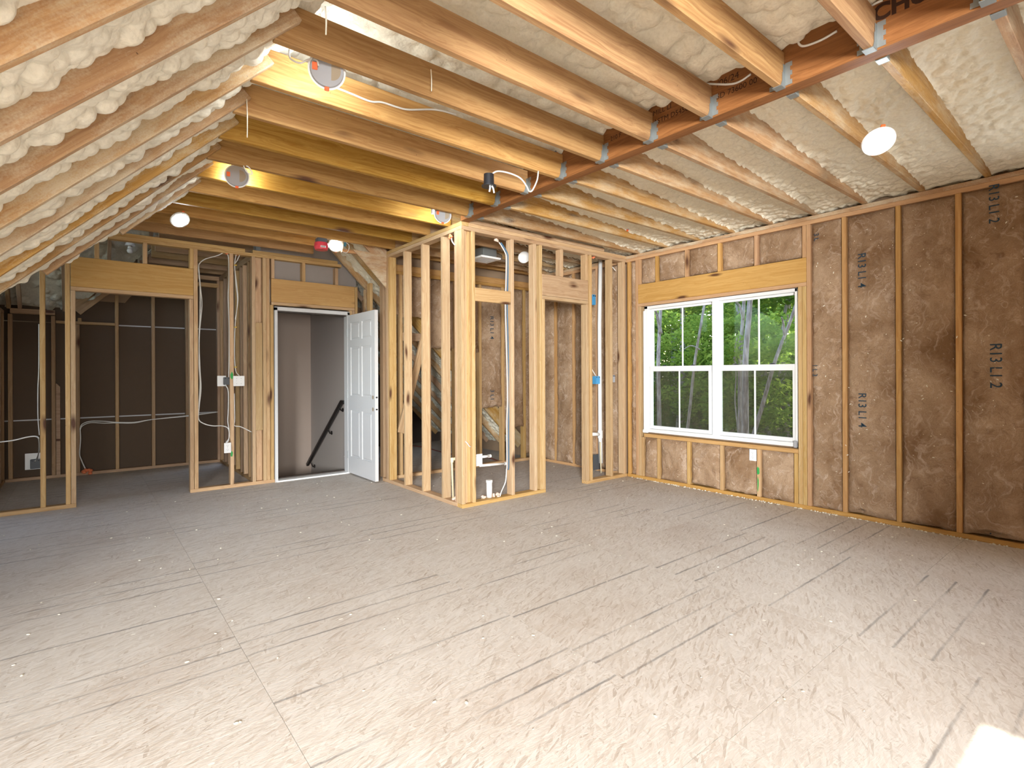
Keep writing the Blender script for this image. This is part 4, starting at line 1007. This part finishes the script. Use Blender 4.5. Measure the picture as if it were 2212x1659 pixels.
def gang(par_label, c, w, h, d, mat):
    t = root('electrical_box', c, par_label, 'box')
    bm = bmesh.new(); x, y, z = c; add_box(bm, x - w / 2, x + w / 2, y - d / 2, y + d / 2, z - h / 2, z + h / 2, .004); bm_obj('box_body', bm, mat, t)
    for dx in (-.3, .3):
        bm = bmesh.new(); add_box(bm, x + dx * w - .008, x + dx * w + .008, y - d / 2 - .003, y - d / 2 + .004, z + h * .32, z + h * .42); bm_obj('knockout', bm, 'box_black', t)
    return t
outlet('white outlet below the window beside a green paint mark', hit(1626.5, 983, X=XR - .006), (-1, 0, 0))
outlet('white outlet low on the stud beside the storage opening', hit(491.6, 967.5, Y=YB - .006), (0, -1, 0))
outlet('white double switch plate on the stud left of the door', hit(516, 823, Y=YB - .006), (0, -1, 0), .118, .118, 'switch', name='switch_plate')
gang('dark grey switch box left of the stud with the green mark', tuple(hit(489.5, 823, Y=YB + .06)), .062, .088, .06, 'box_grey')
bm = bmesh.new(); c = hit(482, 823, Y=YB + .10); add_box(bm, c.x - .06, c.x + .03, c.y, c.y + .006, c.z - .06, c.z + .06, .002)
tag(bm_obj('cover_plate', bm, 'plastic_white'), 'white cover plate seen from behind the dark switch box', 'plate')
outlet('white outlet low on the bathroom corner studs', hit(1035.3, 993.5, Y=YF - .006), (0, -1, 0))
# storage room box
c = hit(77, 1002, Y=8.80); gang('dark grey outlet box low in the storage room', (c.x, c.y, c.z), .10, .115, .06, 'box_grey')
bm = bmesh.new(); add_box(bm, c.x - .10, c.x + .07, c.y + .035, c.y + .042, c.z - .07, c.z + .13, .002); tag(bm_obj('cover_plate', bm, 'plastic_white'), 'pale cover plate behind the storage room box', 'plate')
# blue boxes in the bathroom front wall
c = hit(1288, 821, Y=YF + .05); gang('blue switch box on the bathroom doorway king stud', (c.x, c.y, c.z), .075, .095, .06, 'box_blue')
c = hit(1280.5, 648, Y=YF + .3); gang('blue box high behind the bathroom doorway stud', (c.x, c.y, c.z), .05, .13, .06, 'box_blue')
c = hit(1323.5, 818, Y=YF + .06); gang('grey box edge behind the last bathroom stud', (c.x, c.y, c.z), .04, .09, .05, 'plastic_grey')
# ---- cables in the back wall
yc = YB + .03
g_ = 'switch cables on the back wall studs'
cable('white cable curling from the orange sealant to the storage king stud', [hit(487, 543, Y=yc), hit(470, 552, Y=yc), hit(445, 559, Y=yc), hit(432, 568, Y=yc), hit(428.8, 580, Y=yc), hit(432, 620, Y=yc), hit(432, 680, Y=yc), hit(430, 740, Y=yc), hit(432, 800, Y=yc), hit(434, 840, Y=yc), hit(430, 880, Y=yc), hit(429, 905, Y=yc), hit(440, 915, Y=yc), hit(460, 920, Y=yc), hit(480, 920, Y=yc), hit(493, 926, Y=yc), hit(495, 945, Y=yc), hit(488, 956, Y=yc)], .0055)
cable('second white cable hanging beside the storage king stud', [hit(429, 575, Y=yc + .02), hit(433, 620, Y=yc + .02), hit(436, 660, Y=yc + .02), hit(431, 720, Y=yc + .02), hit(429.5, 780, Y=yc + .02), hit(432, 830, Y=yc + .02), hit(429, 880, Y=yc + .02)], .005)
cable('white cable down the left side of the switch stud', [hit(490, 546, Y=yc), hit(494, 560, Y=yc), hit(495, 600, Y=yc), hit(493, 640, Y=yc), hit(495, 700, Y=yc), hit(495, 770, Y=yc), hit(494, 815, Y=yc)], .005)
cable('white cable down the right side of the switch stud', [hit(510, 550, Y=yc), hit(507, 570, Y=yc), hit(509, 610, Y=yc), hit(513, 650, Y=yc), hit(508, 700, Y=yc), hit(506.5, 760, Y=yc), hit(509, 800, Y=yc), hit(517, 812, Y=yc)], .005)
cable('white cable splaying from the orange blobs above the switches', [hit(519, 548, Y=yc), hit(512, 563, Y=yc), hit(506.8, 575, Y=yc), hit(512, 620, Y=yc), hit(514, 650, Y=yc), hit(508, 690, Y=yc)], .005)
cable('white cable from the dark switch box down to the low outlet', [hit(487, 831, Y=yc), hit(493, 846, Y=yc), hit(493, 890, Y=yc), hit(492, 910, Y=yc), hit(495, 930, Y=yc), hit(494, 950, Y=yc), hit(489, 957, Y=yc)], .0055)
cable('white cable sagging right from the switch stud', [hit(506, 850, Y=yc), hit(507, 905, Y=yc), hit(506, 919, Y=yc), hit(520, 922, Y=yc), hit(543, 933, Y=yc + .01)], .0055)
for i, (px, py, lab) in enumerate(((488, 546, 'orange fire sealant blob left of the switch stud top'), (512, 548, 'orange fire sealant blob right of the switch stud top'), (521, 549, 'small orange sealant blob at the cables above the switches'))):
    tag(blob('sealant', hit(px, py, Y=yc), .022 if i < 2 else .016, 'sealant'), lab, 'sealant')
for i, py in enumerate((573, 707, 793)):
    q = hit(508.5, py, Y=yc); bm = bmesh.new(); add_box(bm, q.x - .014, q.x + .014, q.y - .012, q.y + .002, q.z - .006, q.z + .006, .002)
    tag(bm_obj('cable_staple', bm, 'yellow'), 'yellow cable staple on the switch stud, %s one' % ('top', 'middle', 'lowest')[i], 'staple')
# storage room cables
ys_ = YS - .01
for dz, lab in ((0, 'upper white cable running across the storage studs'), (4, 'lower white cable running across the storage studs')):
    cable(lab, [hit(173, 925 + dz, Y=ys_), hit(178, 916 + dz, Y=ys_), hit(195, 910 + dz * .8, Y=ys_), hit(225, 910 + dz, Y=ys_), hit(250, 912 + dz * .4, Y=ys_), hit(290, 912 + dz * .4, Y=ys_), hit(330, 906, Y=ys_), hit(405, 899 - dz * .3, Y=ys_), hit(470, 890, Y=ys_)], .006)
cable('white cable dropping to the orange coil in the storage room', [hit(173, 925, Y=ys_), hit(174, 950, Y=ys_), hit(172, 980, Y=ys_), hit(176, 994, Y=ys_), hit(184, 1012, Y=ys_)], .007)
oc = blob('sealant', hit(187, 1017, Y=YS - .03), .045, 'sealant', n=10); tag(oc, 'orange sealant lump at the foot of the storage room wall', 'sealant')
cable('white cable drooping in from the left edge to the storage box', [hit(0, 955, Y=YB + .04), hit(30, 951, Y=YB + .04), hit(60, 944, Y=YB + .04), hit(78, 943, Y=YB + .04), hit(84, 950, Y=YB + .06), hit(84, 975, Y=7.4), hit(80, 990, Y=8.6), hit(75, 997, Y=8.76)], .006)
cable('thin cable rising behind the leftmost stud', [hit(85, 940, Y=YB + .06), hit(82, 900, Y=YB + .06), hit(82, 840, Y=YB + .06), hit(84, 790, Y=YB + .06), hit(84, 700, Y=YB + .06)], .004)
# ---- bathroom plumbing and wiring
def pipe(label, pts, r, mat='pvc', name='pipe', cap=None, smooth=0):
    t = root(name, pts[0], label, 'pipe'); link('pipe_run', tube_mesh(pts, r, 14, smooth), M[mat], t)
    if cap:
        for c0, c1, rr in cap:
            bm = bmesh.new(); add_cyl(bm, c0, c1, rr, seg=20); bm_obj('fitting', bm, mat, t)
    return t
b0 = hit(1057, 1074, Z=.038); top = b0 + Vector((0, 0, .165))
pipe('capped white drain stub standing on the bathroom floor plate', [b0, top], .030, cap=[(top - Vector((0, 0, .012)), top + Vector((0, 0, .012)), .034)])
for px, lab in ((1044, 'pink sealant lump left of the drain stub'), (1067, 'pink sealant lump right of the drain stub'), (1075, 'larger pink sealant lump at the blue cable foot')):
    tag(blob('sealant', hit(px, 1074 - (px - 1044) * .15, Z=.05), .024, 'sealant_pink'), lab, 'sealant')
a = hit(1040, 987, Y=YF + .10); b = hit(1058, 985, Y=YF + .14)
pipe('short cream water stub above the longer one at the corner outlet', [a, b], .013, 'pvc', cap=[(b - Vector((.02, 0, 0)), b + Vector((.012, 0, 0)), .017)])
a = hit(1036, 1006, Y=YF + .10); b = hit(1095, 1001, Y=YF + .12)
pipe('long cream water stub crossing to the blue cable', [a, b], .012, 'pvc', cap=[(b - Vector((.03, 0, 0)), b + Vector((.012, 0, 0)), .016)])
a = hit(979, 1076, Y=YF + .22); b = hit(976.5, 992, Y=YF + .22); c2 = b + Vector((.0, 0, .03)); d2 = hit(986, 987, Y=YF + .22)
pipe('cream supply pipe with an elbow beside the corner post', [a, b, d2], .011, 'cpvc', cap=[(b - Vector((0, 0, .03)), b + Vector((0, 0, .016)), .016), (b, b + Vector((.035, 0, 0)), .016)])
tag(blob('sealant', hit(982, 1078, Y=YF + .2), .03, 'sealant_pink'), 'tan sealant lump at the foot of the cream supply pipe', 'sealant')
yp = 4.62
a = hit(1298, 1000, Y=yp); b = hit(1295, 700, Y=yp); e2 = hit(1297, 560, Y=yp); tee = hit(1296.5, 938, Y=yp); arm = hit(1278, 938, Y=yp)
vp = pipe('white vertical vent pipe with a tee inside the bathroom wall', [a, tee, b, e2], .026, cap=[(tee - Vector((0, 0, .05)), tee + Vector((0, 0, .05)), .033)])
link('tee_arm', tube_mesh([tee, arm], .022, 14, 0), M['pvc'], vp)
a = hit(1298.5, 1022, Y=4.5); b = hit(1296.5, 955, Y=4.5)
pipe('thin cream riser in front of the vent pipe', [a, b], .008, 'cpvc')
bm = bmesh.new(); c = hit(1291, 1008, Y=4.66); add_box(bm, c.x - .08, c.x + .07, c.y, c.y + .01, .038, .24, .003); tag(bm_obj('protector_plate', bm, 'box_grey'), 'grey plate at the foot of the vent pipe', 'plate')
yb2 = YF + .05
cb = [hit(1082, 524, Y=yb2), hit(1088, 533, Y=yb2), hit(1096, 548, Y=yb2), hit(1097.5, 560, Y=yb2), hit(1097, 600, Y=yb2), hit(1095.5, 660, Y=yb2), hit(1097, 720, Y=yb2), hit(1099, 800, Y=yb2), hit(1100, 860, Y=yb2), hit(1098.5, 920, Y=yb2), hit(1099, 1000, Y=yb2), hit(1098, 1015, Y=yb2)]
cable('blue cable running down the niche stud of the bathroom', cb, .007, 'cable_blue')
cable('white cable hugging the blue one down to the floor plate', [p + Vector((-.021, .004, 0)) for p in cb] + [hit(1092, 1040, Y=yb2), hit(1083, 1062, Y=yb2), hit(1080, 1073, Y=yb2)], .006)
tag(blob('sealant', hit(1075, 519, Y=yb2), .022, 'sealant_pink'), 'pink sealant flap at the plate where the blue cable enters', 'sealant')
cable('white cable curling from the orange blob behind the corner post', [hit(975, 513, Y=YF + .12), hit(977, 522, Y=YF + .12), hit(983, 530, Y=YF + .10)], .006)
tag(blob('sealant', hit(973, 511, Y=YF + .12), .024, 'sealant'), 'orange sealant blob under the bathroom side plate', 'sealant')
cable('short white cable end poking from the corner studs', [hit(1004, 953, Y=YF + .02), hit(1009, 957, Y=YF - .004), hit(1014, 964, Y=YF - .004), hit(1017, 965, Y=YF + .02)], .005)
xk = YF + .04
cable('white cable dropping down the doorway king stud to the blue box', [hit(1277, 556, Y=xk), hit(1275.5, 580, Y=xk), hit(1275.5, 640, Y=xk), hit(1276, 720, Y=xk), hit(1275, 770, Y=xk), hit(1278, 795, Y=xk), hit(1287, 812, Y=xk)], .005)
tag(blob('sealant', hit(1281, 556, Y=xk), .022, 'sealant'), 'orange sealant blob above the doorway king stud', 'sealant')
cable('white cable end under the plate at the last bathroom bay', [hit(1318, 575, Y=YF + .1), hit(1324, 578, Y=YF + .1), hit(1330, 585, Y=YF + .1)], .005)
for py, lab in ((583, 'upper'), (697, 'middle'), (786, 'lower')):
    q = hit(1275.8, py, Y=xk - .006); bm = bmesh.new(); add_box(bm, q.x - .01, q.x + .01, q.y - .01, q.y, q.z - .006, q.z + .006, .002); tag(bm_obj('cable_staple', bm, 'yellow'), 'yellow cable staple on the doorway king stud, the %s one' % lab, 'staple')
# bathroom fan, duct, round light
c = hit(1046, 560, Y=5.2); fan = root('exhaust_fan', c, 'exhaust fan with a grey housing and white grille over the bathroom', 'fan')
bm = bmesh.new(); add_box(bm, c.x - .10, c.x + .10, c.y - .12, c.y + .12, c.z + .012, c.z + .12, .004); bm_obj('housing', bm, 'galv', fan)
bm = bmesh.new(); add_box(bm, c.x - .15, c.x + .15, c.y - .15, c.y + .15, c.z - .012, c.z + .01, .008); gr_ = bm_obj('grille', bm, 'plastic_white', fan)
bm = bmesh.new()
for i in range(7): add_box(bm, c.x - .1, c.x + .1, c.y - .09 + i * .03, c.y - .085 + i * .03, c.z - .0135, c.z - .011)
bm_obj('grille_slots', bm, 'plastic_grey', gr_)
d0 = c + Vector((.10, .05, .07)); d1 = hit(1100, 560, Y=5.5); d2 = hit(1165, 572, Y=5.7)
n = 40; P = [d0.lerp(d1, i / 20) if i <= 20 else d1.lerp(d2, (i - 20) / 20) for i in range(n + 1)]
link_ = link('flexible_duct', tube_mesh(P, lambda u: .05 + .004 * math.sin(u * 190), 16, 3), M['foil']); tag(link_, 'silver flexible duct running from the exhaust fan', 'duct')
c = hit(1132, 556, Y=4.9); rl = root('round_light', c, 'round white ceiling light seen above the niche header', 'light')
for nm, r0, r1, m in (('back_can', .06, .064, 'plastic_grey'), ('cover', .075, .068, 'plastic_white')):
    bm = bmesh.new(); s = Vector((-.35, -.75, -.5)).normalized(); add_cyl(bm, c if nm == 'cover' else c - s * .03, c + s * .012 if nm == 'cover' else c, r0, r1, 32); bm_obj(nm, bm, m, rl)
# red-brown cord on the bathroom floor beyond the knee wall
cable('brown-red cord lying on the floor behind the knee wall', [hit(880, 962, Z=.012), hit(915, 966, Z=.012), hit(960, 978, Z=.012), hit(1000, 985, Z=.012), hit(1050, 988, Z=.012), hit(1078, 996, Z=.012)], .008, 'cable_red')
# bulb in the storage room
c = hit(281, 540, Y=8.1); bl = root('bulb_lamp', c, 'bare unlit bulb in a white holder above the storage header', 'lamp')
bm = bmesh.new(); add_cyl(bm, c + Vector((0, 0, .05)), c + Vector((0, 0, .085)), .055, .045, 24); bm_obj('holder', bm, 'plastic_white', bl)
bm = bmesh.new(); add_cyl(bm, c + Vector((0, 0, .01)), c + Vector((0, 0, .05)), .028, .022, 16); bmesh.ops.create_uvsphere(bm, u_segments=16, v_segments=10, radius=.033, matrix=Matrix.Translation(c + Vector((0, 0, -.012)))); bm_obj('bulb', bm, 'plastic_white', bl, smooth=True)
# foam crumbs and dust on the floor
bm = bmesh.new()
for i in range(260):
    x, y = random.uniform(-.8, 5.2), random.uniform(.6, 6.6)
    r = random.uniform(.003, .009); bmesh.ops.create_icosphere(bm, subdivisions=1, radius=r, matrix=Matrix.Translation((x, y, .002)) @ Matrix.Rotation(random.random() * 6, 4, 'Z') @ Matrix.Diagonal((1.3, .8, .4, 1)))
for i in range(240):
    y = random.uniform(.6, 4.2); x = XR - abs(random.gauss(0, .015)) - .004; r = random.uniform(.003, .008)
    bmesh.ops.create_icosphere(bm, subdivisions=1, radius=r, matrix=Matrix.Translation((x, y, .003)))
o = bm_obj('foam_crumbs', bm, 'foam'); tag(o, 'pale foam crumbs scattered over the subfloor and along the right wall', 'debris', kind='stuff')

# ================================================================== OUTSIDE: woods beyond the window
ground = root('ground', (14, 8, -3), 'leafy ground below the window', kind='structure')
bm = bmesh.new(); bmesh.ops.create_grid(bm, x_segments=30, y_segments=30, size=30)
for v_ in bm.verts: v_.co = Vector((v_.co.x + 36, v_.co.y + 10, -3 + .12 * (v_.co.x + 30) * .9 + .1 * math.sin(v_.co.x * 1.7 + v_.co.y)))
bm_obj('ground_surface', bm, 'dirt', ground, smooth=True)
def leaves(n, centers, size, seed):
    g = np.random.default_rng(seed); k = len(centers)
    ci = g.integers(0, k, n); c = np.array([[*p[:3]] for p in centers])[ci]; r = np.array([p[3] for p in centers])[ci]
    d = g.normal(size=(n, 3)); d /= np.linalg.norm(d, axis=1)[:, None]; rad = g.uniform(.25, 1, n) ** .6
    pos = c + d * (rad * r)[:, None] * np.array([1, 1, .62])
    s = size * g.uniform(.6, 1.3, n)
    a = g.normal(size=(n, 3)); a[:, 2] *= .5; a /= np.linalg.norm(a, axis=1)[:, None]
    b = np.cross(a, g.normal(size=(n, 3)) * .6 + np.array([0, 0, 1])); b /= np.linalg.norm(b, axis=1)[:, None]
    nn = np.cross(a, b)
    q = np.stack([pos - a * s[:, None], pos + b * (s * .42)[:, None] + nn * (s * .1)[:, None], pos + a * s[:, None], pos - b * (s * .42)[:, None] + nn * (s * .1)[:, None]], 1).reshape(-1, 3)
    f = np.arange(4 * n).reshape(n, 4); me = bpy.data.meshes.new('leaves')
    me.vertices.add(4 * n); me.vertices.foreach_set('co', q.astype(np.float32).ravel()); me.loops.add(4 * n); me.loops.foreach_set('vertex_index', f.ravel().astype(np.int32))
    me.polygons.add(n); me.polygons.foreach_set('loop_start', (np.arange(n) * 4).astype(np.int32)); me.update(calc_edges=True)
    return me
def tree(label, px_top, px_bot, X, r, centers, n, lsize, mat, seed, branches=()):
    a = hit(*px_bot, X=X); b = hit(*px_top, X=X); d = (b - a)
    t = root('tree', a, label, 'tree', 'trees outside the window')
    lo = a - d * .35; hi = b + d * .5; mid = (lo + hi) / 2 + Vector((0, .06, 0))
    tr = link('trunk', tube_mesh([lo, a.lerp(b, .15) + Vector((0, .03, 0)), mid, b, hi], lambda u: r * (1.15 - .5 * u), 12, 6), M['bark'], t)
    for (p0, p1, rr) in branches:
        q0, q1 = hit(*p0, X=X), hit(*p1, X=X - .4); link('branch', tube_mesh([q0, q0.lerp(q1, .5) + Vector((0, 0, .1)), q1], lambda u: rr * (1.1 - .7 * u), 8, 5), M['bark'], tr)
    if n:
        me = leaves(n, [tuple(v) + (R_,) for v, R_ in centers], lsize, seed); link('foliage', me, M[mat], t)
    return t
def cl(X, lst): return [(hit(px, py, X=X + 1.9 + dx), R_ * X / 12) for px, py, dx, R_ in lst]
T = [('pale straight forked trunk at the left of the window', (1427, 660), (1426, 925), 11.5, .052, cl(11, [(1440, 690, 0, .5), (1425, 740, -1, .5), (1470, 730, -.5, .55), (1480, 775, 0, .5), (1410, 790, 0, .45), (1450, 850, 1, .5), (1500, 700, .5, .5)]), 1500, .075, 'leaf', [((1427, 720), (1414, 665), .05)]),
     ('slender leaning trunk right of centre in the left window half', (1521, 660), (1487, 925), 12.5, .04, cl(12, [(1500, 720, 0, .5), (1530, 760, -1, .5), (1520, 700, 1, .5), (1510, 840, .5, .6), (1545, 870, 0, .5), (1480, 880, 1, .5)]), 1300, .075, 'leaf', [((1512, 755), (1475, 755), .02)]),
     ('pale trunk with a side branch in the right window half', (1607, 650), (1600, 935), 12.0, .047, cl(11, [(1580, 710, 0, .45), (1600, 745, -1, .5), (1570, 770, -1, .5), (1590, 700, 0, .4), (1570, 850, 1, .55)]), 1300, .075, 'leaf', [((1606, 690), (1590, 652), .035), ((1585, 790), (1592, 730), .025)]),
     ('thick grey trunk in the right window half', (1620, 650), (1612, 940), 11.0, .068, cl(11, [(1625, 720, 0, .45), (1640, 700, 1, .5), (1650, 760, 0, .5), (1630, 850, 1.5, .6)]), 1200, .075, 'leaf', []),
     ('slanting trunk at the far right of the window', (1712, 680), (1640, 905), 12.5, .045, cl(11.5, [(1680, 700, 0, .6), (1700, 740, -.5, .5), (1665, 770, 0, .5), (1690, 850, 0, .6), (1660, 900, .5, .5), (1715, 900, 0, .5)]), 1700, .075, 'leaf', [((1695, 725), (1688, 685), .03)]),
     ('thin sapling trunk between the two window halves', (1590, 810), (1596, 935), 13.0, .02, cl(12.5, [(1560, 900, 0, .5), (1590, 830, 0, .4)]), 700, .075, 'leaf', [])]
for i, (lab, pt, pb_, X, r, cen, n, ls, mt_, br) in enumerate(T): tree(lab, pt, pb_, X, r, cen, n, ls, mt_, 60 + i, br)
# the deeper wood: single trees with full crowns behind one another
random.seed(5); k = 0
for X in (16.5, 21, 27, 35):
    for fy in np.linspace(.30, .86, 6 if X < 20 else 7 if X < 30 else 9):
        y = X * fy + random.uniform(-.5, .5); k += 1
        base = Vector((X, y, -3 + .11 * (X - 6)))
        t = root('tree', base, 'dark leafy tree deep in the woods behind the nearer trunks', 'tree', 'deep woods trees')
        hgt = random.uniform(6, 7.5) + (X - 16) * (.1 if X < 30 else .22)
        link('trunk', tube_mesh([base, base + Vector((random.uniform(-.3, .3), random.uniform(-.4, .4), hgt * .5)), base + Vector((random.uniform(-.3, .3), random.uniform(-.6, .6), hgt))], lambda u: .13 * (1.1 - .7 * u), 10, 6), M['bark'], t)
        cen = [(base.x + random.uniform(-1.2, 1.2), base.y + random.uniform(-1.5, 1.5), base.z + random.uniform(.4, hgt), random.uniform(.8, 1.4)) for _ in range(20)]
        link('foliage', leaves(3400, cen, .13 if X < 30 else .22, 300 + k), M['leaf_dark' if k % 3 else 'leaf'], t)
# leafy trees added to block the sun from the window
for i, (X, y, lab) in enumerate(((9.3, 2.35, 'added leafy tree blocking sun from the right half of the window'), (10.4, 3.05, 'added leafy tree blocking sun from the window mullion'), (11.5, 3.75, 'added leafy tree blocking sun from the left half of the window'))):
    base = Vector((X, y, -2.7)); t = root('tree', base, lab, 'tree', 'added trees blocking sun from the window')
    link('trunk', tube_mesh([base, base + Vector((.1, .1, 3.5)), base + Vector((0, 0, 9))], lambda u: .11 * (1.1 - .7 * u), 10, 6), M['bark'], t)
    zc = 1.35 + (X - 5.35) * math.tan(SUN_EL)
    cen = [(X + random.uniform(-.9, .9), y + random.uniform(-.6, .6), zc + random.uniform(-1.15, 1.15), random.uniform(.35, .5)) for _ in range(34)]
    link('foliage', leaves(15000, cen, .09, 900 + i), M['leaf'], t)
